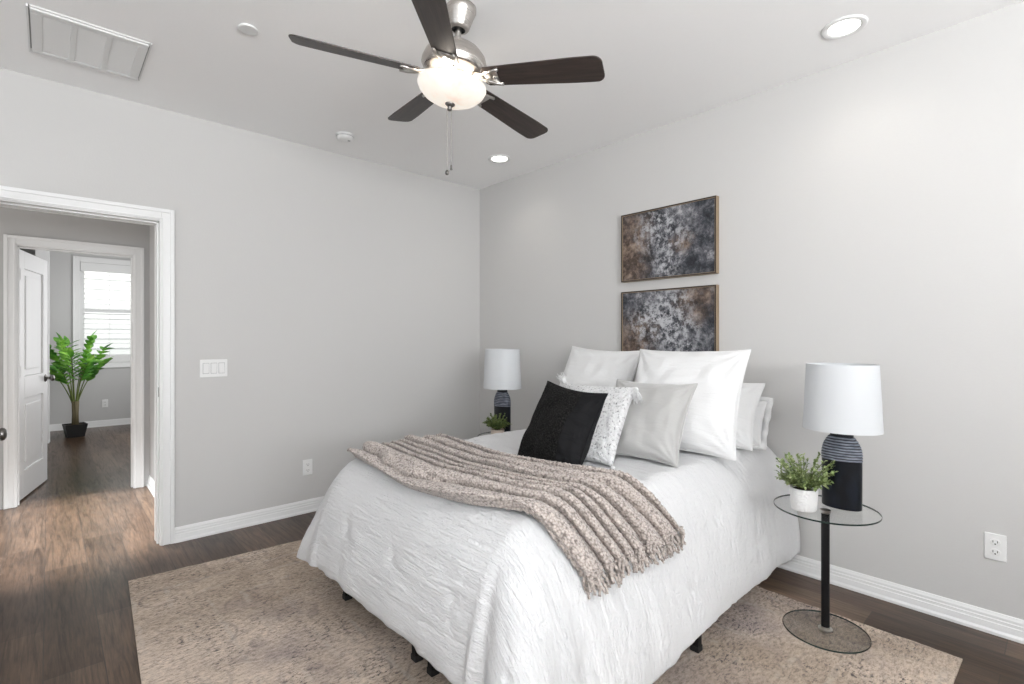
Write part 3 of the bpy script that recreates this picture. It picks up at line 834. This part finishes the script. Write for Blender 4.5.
def surf(a, b, detail=True):
    """cloth point: a along the bed (0 at wall, negative to the foot), b across it; both in arc length"""
    dx = max(0.0, KX - a)
    dy = KY0 - b if b < KY0 else (b - KY1 if b > KY1 else 0.0); sy = -1 if b < KY0 else 1
    px, py = max(a, KX), min(max(b, KY0), KY1)
    s = max(dx, dy)
    if s <= 0:
        o, z, nx, ny, th = 0, PROF[0][1], 0, 0, 0
    else:
        h = math.hypot(dx, dy); nx, ny = -dx / h, sy * dy / h
        o, z = prof(s); th = math.atan2(dy, dx)
    t_ = max(0.0, (0.62 - z) / 0.47)
    foot = smooth01((-0.25 - a) / 1.5)
    corner = math.sin(2 * th) if dx > 0 and dy > 0 else 0.0
    if s > 0:
        o += t_ ** 1.4 * (0.012 + 0.066 * foot * math.sin(th) ** 2)
        # corner cones: bulge out with creases at both flanks
        o += t_ * corner * (0.085 if sy < 0 else 0.05) + t_ * 0.02 * math.cos(th * 8) * (corner ** 0.7 if corner > 0 else 0)
        if dx > 0 and dy > 0 and sy < 0:                 # deep crease beside the near corner cone
            o -= t_ * 0.055 * math.exp(-((th - 0.30) / 0.13) ** 2) + t_ * 0.03 * math.exp(-((th - 1.25) / 0.12) ** 2)
            o += t_ * 0.03 * math.exp(-((th - 0.72) / 0.25) ** 2)
        # soft vertical folds along the drop
        run = (px * 1.0 + py * 1.7)
        o += t_ ** 1.3 * (0.016 * noise.noise(Vector((run * 2.6, 1.3, z * 0.8))) + 0.008 * noise.noise(Vector((run * 7.0, 4.1, z * 1.5))))
        if t_ > 0:
            z += t_ ** 3 * (0.022 * noise.noise(Vector((run * 3.1, 7.7, 0))) + 0.01 * noise.noise(Vector((run * 9, 2.2, 0))))
        # the hem rises along the right side towards the foot and along the foot end
        if sy < 0 and dy > 0: z += t_ ** 2 * (0.025 * math.sin(PI * foot) - 0.02 * (1 - foot)) * (1 - corner)
        if dx > 0: z += t_ ** 2 * 0.08 * math.cos(th) ** 2
        if sy > 0 and dy > 0: z += t_ ** 2 * 0.03 * foot * math.sin(th) ** 2
    P = Vector((px + nx * o, py + ny * o, z))
    if detail:
        N = Vector((nx * min(1, s / 0.2), ny * min(1, s / 0.2), max(0.05, 1 - s / 0.28))).normalized()
        a, b = px + nx * s, py + ny * s
        d = 0.008 * noise.noise(Vector((a * 4, b * 4, 0.5))) + 0.0035 * noise.noise(Vector((a * 17, b * 5, 2.5)))
        # fine crinkle ridges that run across the bed
        d += 0.0022 * noise.noise(Vector((a * 55 + 2 * noise.noise(Vector((a * 3, b * 3, 4))), b * 5, 6.5)))
        # tufts: sewn dimples with puckers
        pa, pb = 0.34, 0.40
        ia = round((a + 0.22) / pa); ib = round((b + 2.09) / pb - 0.5 * (ia % 2)) + 0.5 * (ia % 2)
        ta, tb = a + 0.22 - ia * pa, b + 2.09 - ib * pb
        r = math.hypot(ta, tb); ang = math.atan2(tb, ta)
        d += -0.010 * math.exp(-(r / 0.022) ** 2) - 0.005 * math.exp(-(r / 0.09) ** 2) + 0.0022 * math.exp(-((r - 0.07) / 0.045) ** 2) * math.cos(5 * ang + ia * 2 + ib)
        P = P + N * d
    return P


def cloth_uv(a, b):
    dx = max(0.0, KX - a); dy = KY0 - b if b < KY0 else (b - KY1 if b > KY1 else 0.0); sy = -1 if b < KY0 else 1
    px, py = max(a, KX), min(max(b, KY0), KY1); s = max(dx, dy)
    if s <= 0: return (a, b)
    h = math.hypot(dx, dy)
    return (px - dx / h * s, py + sy * dy / h * s)


def surf_n(a, b):
    e = 0.004
    p = surf(a, b, False); u = surf(a + e, b, False) - surf(a - e, b, False); v_ = surf(a, b + e, False) - surf(a, b - e, False)
    n = u.cross(v_)
    return p, n.normalized()


A0, A1 = -0.035, KX - SL
B0, B1 = KY0 - SL, KY1 + SL
NA, NB = 230, 230
bm = bmesh.new(); uvl = bm.loops.layers.uv.new('UVMap')
g = [[bm.verts.new(surf(A0 + (A1 - A0) * i / NA, B0 + (B1 - B0) * j / NB)) for i in range(NA + 1)] for j in range(NB + 1)]
for j in range(NB):
    for i in range(NA):
        f = bm.faces.new((g[j][i], g[j + 1][i], g[j + 1][i + 1], g[j][i + 1]))
        for lp, (q, r) in zip(f.loops, ((i, j), (i, j + 1), (i + 1, j + 1), (i + 1, j))):
            lp[uvl].uv = cloth_uv(A0 + (A1 - A0) * q / NA, B0 + (B1 - B0) * r / NB)
bmesh.ops.recalc_face_normals(bm, faces=bm.faces[:])
if bm.faces[NA * (NB // 2) + 5].normal.z < 0: bmesh.ops.reverse_faces(bm, faces=bm.faces[:])
cf = obj('comforter', bm, 'comforter_cotton', None, smooth=True)
sd = cf.modifiers.new('thickness', 'SOLIDIFY'); sd.thickness = 0.016; sd.offset = -1
tag(cf, 'white tufted crinkled comforter draped over the bed to near the floor', 'comforter')

# ------------------------------------------------------------------ throw blanket
TA0, TA1 = -1.37, -1.94
TB0, TB1 = KY0 - 0.265, KY1 + 0.05
NPA, NPB = 260, 560


def ridge(p, q):
    wv = 0.085 * noise.noise(Vector((q * 2.2, p * 2.6, 1.0))) + 0.022 * noise.noise(Vector((q * 8, p * 5, 3.0)))
    x = (p + 0.05 * math.sin(p * 9.5 + 0.6) + wv) * 8.0
    k = math.floor(x); fr = x - k
    amp = 0.55 + 0.45 * noise.cell(Vector((k * 1.7 + 0.3, 2.0, 0)))
    amp *= 0.75 + 0.5 * noise.noise(Vector((k * 3.1, q * 3.5, 8)))
    return (1 - (2 * abs(fr - 0.5)) ** 2.6) * (0.55 + 0.45 * amp)


def throw_pt(p, q, bumps=True):
    skew = 0.012 * math.sin(q * 5) + 0.012 * noise.noise(Vector((q * 4, 0, 5)))
    spread = 1.0 + 0.06 * (1 - q) ** 3
    mid = (TA0 + TA1) / 2
    a = mid + (TA0 + (TA1 - TA0) * p - mid) * spread + skew + 0.13 * (1 - q) ** 2 - 0.15 * math.sin(PI * q) * (1 - q) ** 0.8
    b = TB0 + (TB1 - TB0) * q
    P, n = surf_n(a, b)
    ed = min(p, 1 - p)
    env = smooth01(ed / 0.03)
    rg_ = env * ridge(p, q)
    h = 0.018 + (0.047 + 0.018 * noise.noise(Vector((p * 4, q * 2.5, 11)))) * rg_
    if bumps:
        v_ = Vector((a * 104 + noise.noise(Vector((p * 20, q * 60, 0))), b * 104, p * 20))
        d, _ = noise.voronoi(v_)
        h += 0.0095 * (0.75 - d[0]) * (0.5 + 0.5 * env) + 0.002 * noise.noise(v_ * 2.5)
    # folds roll over towards the foot of the bed
    P = P + Vector((-0.050, 0, 0)) * rg_
    return P + n * h


bm = bmesh.new()
g = [[bm.verts.new(throw_pt(i / NPA, j / NPB)) for i in range(NPA + 1)] for j in range(NPB + 1)]
for j in range(NPB):
    for i in range(NPA): bm.faces.new((g[j][i], g[j + 1][i], g[j + 1][i + 1], g[j][i + 1]))
bmesh.ops.recalc_face_normals(bm, faces=bm.faces[:])
if bm.faces[NPA * (NPB // 2)].normal.z < 0: bmesh.ops.reverse_faces(bm, faces=bm.faces[:])
th_ = obj('throw_blanket', bm, 'taupe_yarn', None, smooth=True)
sd = th_.modifiers.new('thickness', 'SOLIDIFY'); sd.thickness = 0.010; sd.offset = -1
tag(th_, 'chunky taupe knitted throw blanket with fringe across the bed', 'blanket')
rnd = random.Random(3)
for k in range(64):
    p = (k + 0.5) / 64 + rnd.uniform(-0.004, 0.004)
    s0 = throw_pt(p, 0.004, False); s1 = throw_pt(p, 0.03, False)
    d = (s0 - s1).normalized()
    ln = rnd.uniform(0.055, 0.085); nrm = surf_n(TA0 + (TA1 - TA0) * p, TB0)[1]
    bm = bmesh.new(); pth = []
    ph = rnd.uniform(0, 6); wob = rnd.uniform(0.003, 0.007)
    down = (d * 0.5 + Vector((0, 0, -1)) * 0.7).normalized()
    for q in range(15):
        f = q / 14
        pp = s0 + down * ln * f + nrm * (0.004 * math.sin(f * 5 + ph) + 0.004) + Vector((1, 0, 0)) * wob * math.sin(f * 4 + ph)
        pth.append(pp)
    tube(bm, pth, lambda f, ph=ph: 0.0068 * (1 + 0.35 * math.sin(f * 34 + ph)) * (1 - 0.35 * f), 7)
    obj('tassel', bm, 'taupe_yarn', th_, smooth=True)


# ------------------------------------------------------------------ pillows
def pillow_bm(w_, h_, t_, seed, pinch=0.07, wr=0.006, n=46, split=None, exp=0.42):
    bm = bmesh.new(); uvl = bm.loops.layers.uv.new('UVMap')
    rings = {}
    def pos(u, v_, side):
        x = u * w_ / 2 * (1 - pinch * (1 - v_ * v_) ** 1.0 * abs(u) ** 3)
        y = v_ * h_ / 2 * (1 - pinch * (1 - u * u) ** 1.0 * abs(v_) ** 3)
        e = max(0.0, (1 - u ** 4) * (1 - v_ ** 4))
        base = (max(0, (1 - u * u)) * max(0, (1 - v_ * v_))) ** exp
        z = t_ * base
        # puckers radiating from the corners and seams
        cu, cv = (1 if u > 0 else -1), (1 if v_ > 0 else -1)
        r = math.hypot(u - cu, v_ - cv); ang = math.atan2(v_ - cv, u - cu)
        z += wr * math.sin(ang * 14 + seed) * math.exp(-r * 2.2) * min(1, e * 4)
        z += wr * 1.6 * noise.noise(Vector((u * 1.6 + seed, v_ * 1.6, side * 3.0 + seed))) * min(1, e * 2)
        z += wr * 1.0 * noise.noise(Vector((u * 5 + seed, v_ * 3, side * 2.0))) * min(1, e * 3)
        z = max(z, 0.0) if e > 0 else 0.0
        # a stuffed pillow sags: fuller in its lower half
        z *= 1 - 0.16 * v_
        return Vector((x, y, side * z))
    S = {}
    for side in (1, -1):
        for j in range(n + 1):
            for i in range(n + 1):
                # cosine spacing keeps the seam round
                u = math.sin((i / n * 2 - 1) * PI / 2); v_ = math.sin((j / n * 2 - 1) * PI / 2)
                edge = i in (0, n) or j in (0, n)
                if side == -1 and edge: S[(side, i, j)] = S[(1, i, j)]; continue
                S[(side, i, j)] = bm.verts.new(pos(u, v_, side))
    for side in (1, -1):
        for j in range(n):
            for i in range(n):
                ids = [(i, j), (i + 1, j), (i + 1, j + 1), (i, j + 1)]
                if side == -1: ids = ids[::-1]
                f = bm.faces.new([S[(side, a, b_)] for a, b_ in ids])
                for lp, (a, b_) in zip(f.loops, ids):
                    lp[uvl].uv = (math.sin((a / n * 2 - 1) * PI / 2) * w_ / 2, math.sin((b_ / n * 2 - 1) * PI / 2) * h_ / 2)
                if split is not None and math.sin(((i + 0.5) / n * 2 - 1) * PI / 2) > split: f.material_index = 1
    return bm


def place(o, bx, by, lean, yaw, roll, h_, z0=0.71):
    r = Vector((math.sin(yaw), -math.cos(yaw), 0)); n = Vector((math.cos(yaw), math.sin(yaw), 0))
    u = Vector((0, 0, 1)) * math.cos(lean) + n * math.sin(lean)
    r2 = r * math.cos(roll) + u * math.sin(roll); u2 = u * math.cos(roll) - r * math.sin(roll)
    z = r2.cross(u2)
    c = Vector((bx, by, z0)) + u2 * h_ / 2
    o.matrix_world = Matrix.Translation(c) @ Matrix((r2, u2, z)).transposed().to_4x4()


def pillow(label, mats, w_, h_, t_, q, seed, z0=0.71, group=None, **kw):
    o = obj('pillow', pillow_bm(w_, h_, t_, seed, **kw), mats, None, smooth=True)
    place(o, *q, h_, z0)
    tag(o, label, 'pillow', group)
    return o


def seam(parent, w_, h_, pinch, material, rad=0.004, name='piping'):
    bm = bmesh.new(); pth = []
    n = 30
    def e(u, v_): return Vector((u * w_ / 2 * (1 - pinch * (1 - v_ * v_) * abs(u) ** 3), v_ * h_ / 2 * (1 - pinch * (1 - u * u) * abs(v_) ** 3), 0))
    for k in range(n): pth.append(e(-1 + 2 * k / n, -1))
    for k in range(n): pth.append(e(1, -1 + 2 * k / n))
    for k in range(n): pth.append(e(1 - 2 * k / n, 1))
    for k in range(n + 1): pth.append(e(-1, 1 - 2 * k / n))
    tube(bm, pth, rad, 6)
    return obj(name, bm, material, parent, smooth=True)


gw = 'white pillows against the wall'
p2 = pillow('large white square pillow, the biggest one in front at right', 'white_linen', 0.62, 0.62, 0.105, (-0.70, -2.455, 0.56, 0.166, 0.011), 2.0, group=gw, pinch=0.075, wr=0.011)
seam(p2, 0.62, 0.62, 0.075, 'white_linen')
p1 = pillow('large white square pillow leaning at the left behind the speckled pillow', 'white_linen', 0.60, 0.57, 0.10, (-0.47, -1.655, 0.42, 0.0, -0.042), 5.0, group=gw, pinch=0.075, wr=0.011)
seam(p1, 0.60, 0.57, 0.075, 'white_linen')
p3 = pillow('smaller white pillow directly behind the biggest white pillow', 'white_linen', 0.66, 0.42, 0.085, (-0.40, -2.395, 0.66, 0.12, 0.009), 9.0, group=gw, pinch=0.07, wr=0.010)
seam(p3, 0.66, 0.42, 0.07, 'white_linen')
p4 = pillow('rearmost white flanged pillow nearest the right lamp against the wall', 'sham_white', 0.60, 0.26, 0.065, (-0.215, -2.405, 0.42, 0.02, 0.0), 12.0, group=gw, pinch=0.03)
bm = bmesh.new()
bw_, bh_ = 0.325, 0.148
NF = 40
inn = []; outv = []
def rect_pt(k, a, b_):
    s = k / (4 * NF) * 4; i = int(s) % 4; f = s - int(s)
    return [(-a + 2 * a * f, -b_), (a, -b_ + 2 * b_ * f), (a - 2 * a * f, b_), (-a, b_ - 2 * b_ * f)][i]
for k in range(4 * NF):
    x, y = rect_pt(k, 0.292, 0.122); inn.append(bm.verts.new((x, y, 0.0)))
    x, y = rect_pt(k, bw_, bh_); outv.append(bm.verts.new((x, y, 0.009 * math.sin(k * 0.55) + 0.006 * math.sin(k * 0.23 + 1))))
for k in range(4 * NF):
    j = (k + 1) % (4 * NF); bm.faces.new((inn[k], inn[j], outv[j], outv[k]))
fl = obj('flange', bm, 'sham_white', p4, smooth=True)
sd = fl.modifiers.new('thickness', 'SOLIDIFY'); sd.thickness = 0.006; sd.offset = 0

pg = pillow('light grey velvet pillow in front of the biggest white pillow', 'grey_velvet', 0.44, 0.44, 0.085, (-0.985, -2.415, 0.60, 0.13, 0.0), 3.3, pinch=0.10, wr=0.008)
seam(pg, 0.44, 0.44, 0.10, 'grey_velvet', 0.0045)
ps = pillow('white pillow with grey speckles and corner tassels, behind the black pillow', 'speckled_loop', 0.43, 0.42, 0.07, (-1.195, -2.215, 0.60, 0.12, 0.0), 7.7, pinch=0.07, wr=0.008)
for cx, cy, a0 in ((0.210, 0.205, -1.25), (-0.215, 0.21, 2.4), (0.215, -0.21, -0.9), (-0.215, -0.21, 3.6)):
    bm = bmesh.new(); rr = random.Random(int(cx * 100) + int(cy * 10))
    Rm = Matrix.Translation((cx, cy, 0.0)) @ Matrix.Rotation(a0, 4, 'Z')
    # tied head, then a bunch of strands
    lathe(bm, [(0.0, -0.004), (0.011, 0.0), (0.014, 0.010), (0.010, 0.018), (0.012, 0.022)], 14, mtx=Rm @ Matrix.Rotation(PI / 2, 4, 'Y'))
    for k in range(46):
        t1_, t2_ = rr.uniform(-0.5, 0.5), rr.uniform(-0.5, 0.5); ln = rr.uniform(0.035, 0.06)
        pth = [Rm @ Vector((0.012 + ln * f, t1_ * (0.014 + 0.055 * f * (1 - 0.3 * f)), t2_ * (0.014 + 0.05 * f) - 0.012 * f * f)) for f in (0, 0.25, 0.5, 0.75, 1)]
        tube(bm, pth, 0.0024, 5)
    obj('tassel', bm, 'speckled_loop', ps, smooth=True)
pb = pillow('black textured square pillow with smooth right band, front of the bed', ['black_knit', 'black_cotton'], 0.385, 0.415, 0.085, (-1.36, -2.18, 0.46, 0.03, -0.10), 1.1, z0=0.69, pinch=0.10, split=0.44, wr=0.009)
seam(pb, 0.385, 0.415, 0.10, 'black_cotton', 0.004)

# ------------------------------------------------------------------ glass side tables
GT = 0.552


def side_table(label, x, y, z0):
    o = thing('side_table', label, 'side table', (x, y, z0), 0, 'round glass side tables')
    h = GT - z0
    for nm, rad, za, th in (('base_disc', 0.165, 0.0, 0.008), ('glass_top', 0.202, h - 0.008, 0.008)):
        g_ = obj(nm, lathe(bmesh.new(), [(0, za), (rad - 0.001, za), (rad, za + 0.001), (rad, za + th - 0.001), (rad - 0.001, za + th), (0, za + th)], 72), 'glass', o)
        obj('polished_edge', lathe(bmesh.new(), [(rad + 0.0002, za + 0.0004), (rad + 0.0012, za + 0.0015), (rad + 0.0012, za + th - 0.0015), (rad + 0.0002, za + th - 0.0004)], 72), 'glass_edge', g_)
    obj('post', lathe(bmesh.new(), [(0.0165, 0.014), (0.0165, h - 0.014)], 28, cap0=True, cap1=True), 'black_metal', o, smooth=False)
    obj('base_collar', lathe(bmesh.new(), [(0.0, 0.0082), (0.028, 0.0082), (0.028, 0.013), (0.018, 0.015), (0.0168, 0.022)], 28), 'satin_nickel', o)
    obj('top_collar', lathe(bmesh.new(), [(0.0168, h - 0.024), (0.021, h - 0.020), (0.021, h - 0.0082), (0, h - 0.0082)], 28), 'satin_nickel', o)
    return o


tb = side_table('round glass side table with black post on the right of the bed', -0.55, -3.115, RZ)
t2 = dup(tb, (-0.49, -0.91, RZ), 'round glass side table behind the bed in the room corner')
GL = GT


# ------------------------------------------------------------------ table lamps
def lamp(label, x, y):
    o = thing('table_lamp', label, 'lamp', (x, y, GT), 0, 'white shaded table lamps')
    sx_, sy_ = 0.60, 1.0
    obj('base', lathe(bmesh.new(), [(0, 0.0), (0.074, 0.0), (0.077, 0.004), (0.0775, 0.10), (0.0775, 0.208)], 64, sx_, sy_), 'dark_glaze', o, smooth=True)
    pr = []
    N = 90
    for k in range(N + 1):
        f = k / N; z = 0.208 + 0.106 * f
        r = 0.0775 if f < 0.25 else 0.0775 - 0.030 * ((f - 0.25) / 0.75) ** 2.2
        r += 0.0036 * (abs(math.sin(f * PI * 9)) ** 0.7) - 0.0015
        pr.append((r, z))
    bm = lathe(bmesh.new(), pr, 64, sx_, sy_)
    for v_ in bm.verts: v_.co.z += 0.0018 * noise.noise(Vector((v_.co.x * 30, v_.co.y * 30, 1 + x)))
    obj('ribbed_shoulder', bm, 'rib_glaze', o, smooth=True)
    obj('neck', lathe(bmesh.new(), [(0.044, 0.310), (0.0455, 0.316), (0.0455, 0.336), (0.042, 0.338), (0.0, 0.338)], 48, 0.7, 1.0), 'dark_glaze', o, smooth=True)
    obj('socket', lathe(bmesh.new(), [(0.012, 0.336), (0.012, 0.40), (0.017, 0.41), (0.017, 0.45), (0, 0.451)], 24), 'satin_nickel', o, smooth=True)
    obj('bulb', lathe(bmesh.new(), [(0.013, 0.45), (0.016, 0.47), (0.028, 0.495), (0.030, 0.515), (0.022, 0.535), (0, 0.542)], 24), 'white_plastic', o, smooth=True)
    bm = bmesh.new()
    lathe(bm, [(0.152, 0.342), (0.138, 0.632), (0.136, 0.632), (0.150, 0.342), (0.152, 0.342)], 72, 0.88, 1.0)
    s_ = obj('shade', bm, 'shade_linen', o, smooth=True)
    sm_ = s_.modifiers.new('sharp', 'EDGE_SPLIT'); sm_.split_angle = math.radians(40)
    bm = bmesh.new()
    for a in (0, 2 * PI / 3, 4 * PI / 3): tube(bm, [(0, 0, 0.612), (0.136 * 0.88 * math.cos(a), 0.136 * math.sin(a), 0.622)], 0.0018, 6)
    tube(bm, [(0, 0, 0.45), (0.045, 0, 0.47), (0.05, 0, 0.53), (0.03, 0, 0.59), (0, 0, 0.612)], 0.002, 6)
    tube(bm, [(0, 0, 0.45), (-0.045, 0, 0.47), (-0.05, 0, 0.53), (-0.03, 0, 0.59), (0, 0, 0.612)], 0.002, 6)
    obj('harp', bm, 'satin_nickel', o)
    return o


lp = lamp('dark ribbed lamp with white shade on the near glass table at right', -0.485, -3.160)
lp2 = dup(lp, (-0.455, -0.85, GL), 'dark ribbed lamp with white shade in the corner left of the pillows')
lp2.scale = (1.05, 1.05, 1.05)


# ------------------------------------------------------------------ small potted plants
def leaf(bm, base, d, up, ln, wd, n=4, curl=0.15):
    d = d.normalized(); s = d.cross(up)
    if s.length < 1e-4: s = d.cross(Vector((1, 0, 0)))
    s.normalize(); u = s.cross(d).normalized()
    L, Rr, Mid = [], [], []
    for k in range(n + 1):
        f = k / n; wv = wd * math.sin(PI * (0.06 + 0.90 * f) ** 0.85)
        p = base + d * ln * f - u * curl * ln * f * f
        Mid.append(bm.verts.new(p)); L.append(bm.verts.new(p + s * wv + u * wv * 0.25)); Rr.append(bm.verts.new(p - s * wv + u * wv * 0.25))
    for k in range(n):
        bm.faces.new((Mid[k], Mid[k + 1], L[k + 1], L[k])); bm.faces.new((Rr[k], Rr[k + 1], Mid[k + 1], Mid[k]))


def potted(label, x, y, zt, pot_m, leaf_m, seed, R_, Ht, lw, rp, hp):
    o = thing('potted_plant', label, 'plant', (x, y, zt), 0)
    obj('pot', lathe(bmesh.new(), [(0, 0.0), (rp * 0.84, 0.0), (rp * 0.9, 0.004), (rp, hp - 0.004), (rp * 0.985, hp), (rp * 0.92, hp), (rp * 0.9, hp - 0.012)], 48), pot_m, o, smooth=True)
    obj('soil', lathe(bmesh.new(), [(rp * 0.92, hp - 0.012), (0, hp - 0.008)], 32), 'soil', o)
    rr = random.Random(seed); fol = bmesh.new(); stm = bmesh.new()
    for k in range(120):
        az = rr.uniform(0, 2 * PI); el = math.asin(rr.uniform(-0.12, 1.0))
        d = Vector((math.cos(az) * math.cos(el), math.sin(az) * math.cos(el), math.sin(el)))
        ln = (R_ + (Ht - R_) * max(0, math.sin(el)) ** 1.6) * rr.uniform(0.6, 1.03)
        b0 = Vector((math.cos(az) * rp * 0.45 * rr.random(), math.sin(az) * rp * 0.45 * rr.random(), hp + (0.0 if el > 0.3 else 0.025)))
        pth = [b0 + d * ln * f + Vector((0, 0, 0.25 * ln * f * (1 - f))) for f in (0, 0.25, 0.5, 0.75, 1)]
        tube(stm, pth, 0.0011, 5)
        for q in range(13):
            f = 0.15 + 0.85 * q / 12
            i = min(3, int(f * 4)); fr = f * 4 - i; p = pth[i].lerp(pth[i + 1], fr)
            side = Vector((rr.uniform(-1, 1), rr.uniform(-1, 1), rr.uniform(-0.5, 1)))
            leaf(fol, p, (d * 0.6 + side), Vector((rr.uniform(-.4, .4), rr.uniform(-.4, .4), 1)), lw * rr.uniform(1.5, 2.3), lw * rr.uniform(0.55, 0.8), 3)
    obj('stems', stm, 'stem_green', o); obj('foliage', fol, leaf_m, o)
    return o


potted('small bushy plant in a white dotted pot on the near glass table', -0.642, -3.058, GT, 'dotted_pot', 'eucalyptus_leaf', 4, 0.080, 0.20, 0.0090, 0.055, 0.095)
potted('small bushy plant in a sand coloured pot beside the corner lamp', -0.62, -0.985, GL, 'sand_pot', 'fern_leaf', 11, 0.085, 0.12, 0.008, 0.050, 0.075)

# ------------------------------------------------------------------ tall plant in the far room
fp = thing('floor_plant', 'tall leafy green plant in a square black pot by far window', 'plant', (-2.82, 5.05, 0.0), math.radians(8))
bm = bmesh.new()
def frustum(bm, a, b_, z0, z1):
    vs = [bm.verts.new((sx_ * r, sy_ * r, z)) for z, r in ((z0, a), (z1, b_)) for sx_, sy_ in ((-1, -1), (1, -1), (1, 1), (-1, 1))]
    for i in range(4):
        j = (i + 1) % 4; bm.faces.new((vs[i], vs[j], vs[j + 4], vs[i + 4]))
    bm.faces.new((vs[3], vs[2], vs[1], vs[0]))
    return vs
frustum(bm, 0.085, 0.115, 0.0, 0.17)
inn = [bm.verts.new((sx_ * 0.103, sy_ * 0.103, z)) for z in (0.17, 0.15) for sx_, sy_ in ((-1, -1), (1, -1), (1, 1), (-1, 1))]
bm.verts.ensure_lookup_table()
for i in range(4):
    j = (i + 1) % 4
    bm.faces.new((bm.verts[4 + i], bm.verts[4 + j], inn[j], inn[i])); bm.faces.new((inn[i], inn[j], inn[4 + j], inn[4 + i]))
obj('pot', bm, 'pot_black', fp)
obj('soil', B((-0.103, 0.103, -0.103, 0.103, 0.14, 0.152)), 'soil', fp)
bm = bmesh.new(); rr = random.Random(5)
for k in range(7):
    a = rr.uniform(0, 6.28); r0 = rr.uniform(0.01, 0.03)
    tube(bm, [(r0 * math.cos(a), r0 * math.sin(a), 0.145), (r0 * 0.9 * math.cos(a + .3), r0 * math.sin(a + .3), 0.3), (r0 * 1.3 * math.cos(a), r0 * 1.3 * math.sin(a), 0.47)], lambda f: 0.021 - 0.006 * f, 8)
obj('trunk', bm, 'stem_brown', fp, smooth=True)
specs = [(200, 0.14, 1.28), (160, 0.26, 1.20), (335, 0.16, 1.32), (20, 0.34, 1.18), (250, 0.20, 1.10), (290, 0.26, 1.02), (100, 0.22, 1.25), (180, 0.34, 1.02), (5, 0.30, 1.0), (60, 0.28, 1.08), (230, 0.30, 0.95)]
for az, rad_, zt in specs:
    a = math.radians(az); rr = random.Random(az)
    dirh = Vector((math.cos(a), math.sin(a), 0))
    P0 = Vector((0.02 * math.cos(a), 0.02 * math.sin(a), 0.42)); P1 = P0 + Vector((0, 0, (zt - 0.42) * 0.6)) + dirh * rad_ * 0.28; P2 = Vector((0, 0, zt * 0.96)) + dirh * rad_
    bez = [P0 * (1 - f) ** 2 + P1 * 2 * f * (1 - f) + P2 * f * f for f in [k / 12 for k in range(13)]]
    bm = bmesh.new()
    tube(bm, bez, lambda f: 0.008 - 0.005 * f, 7)
    st_n = len(bm.faces)
    for k in range(6, 13):
        f = k / 12; d = (bez[min(k + 1, 12)] - bez[k - 1]).normalized()
        side = d.cross(Vector((0, 0, 1))).normalized()
        for s_ in (-1, 1):
            leaf(bm, bez[k], side * s_ * 0.9 + d * 0.75 + Vector((0, 0, rr.uniform(-0.15, 0.2))), Vector((0, 0, 1)) + dirh * 0.3, rr.uniform(0.13, 0.18), rr.uniform(0.036, 0.048), 5, 0.2)
    leaf(bm, bez[12], d, Vector((0, 0, 1)), 0.17, 0.034, 5, 0.2)
    bm.faces.ensure_lookup_table()
    for i, f in enumerate(bm.faces): f.material_index = 0 if i < st_n else 1
    obj('frond', bm, ['stem_green', 'palm_leaf'], fp, smooth=True)
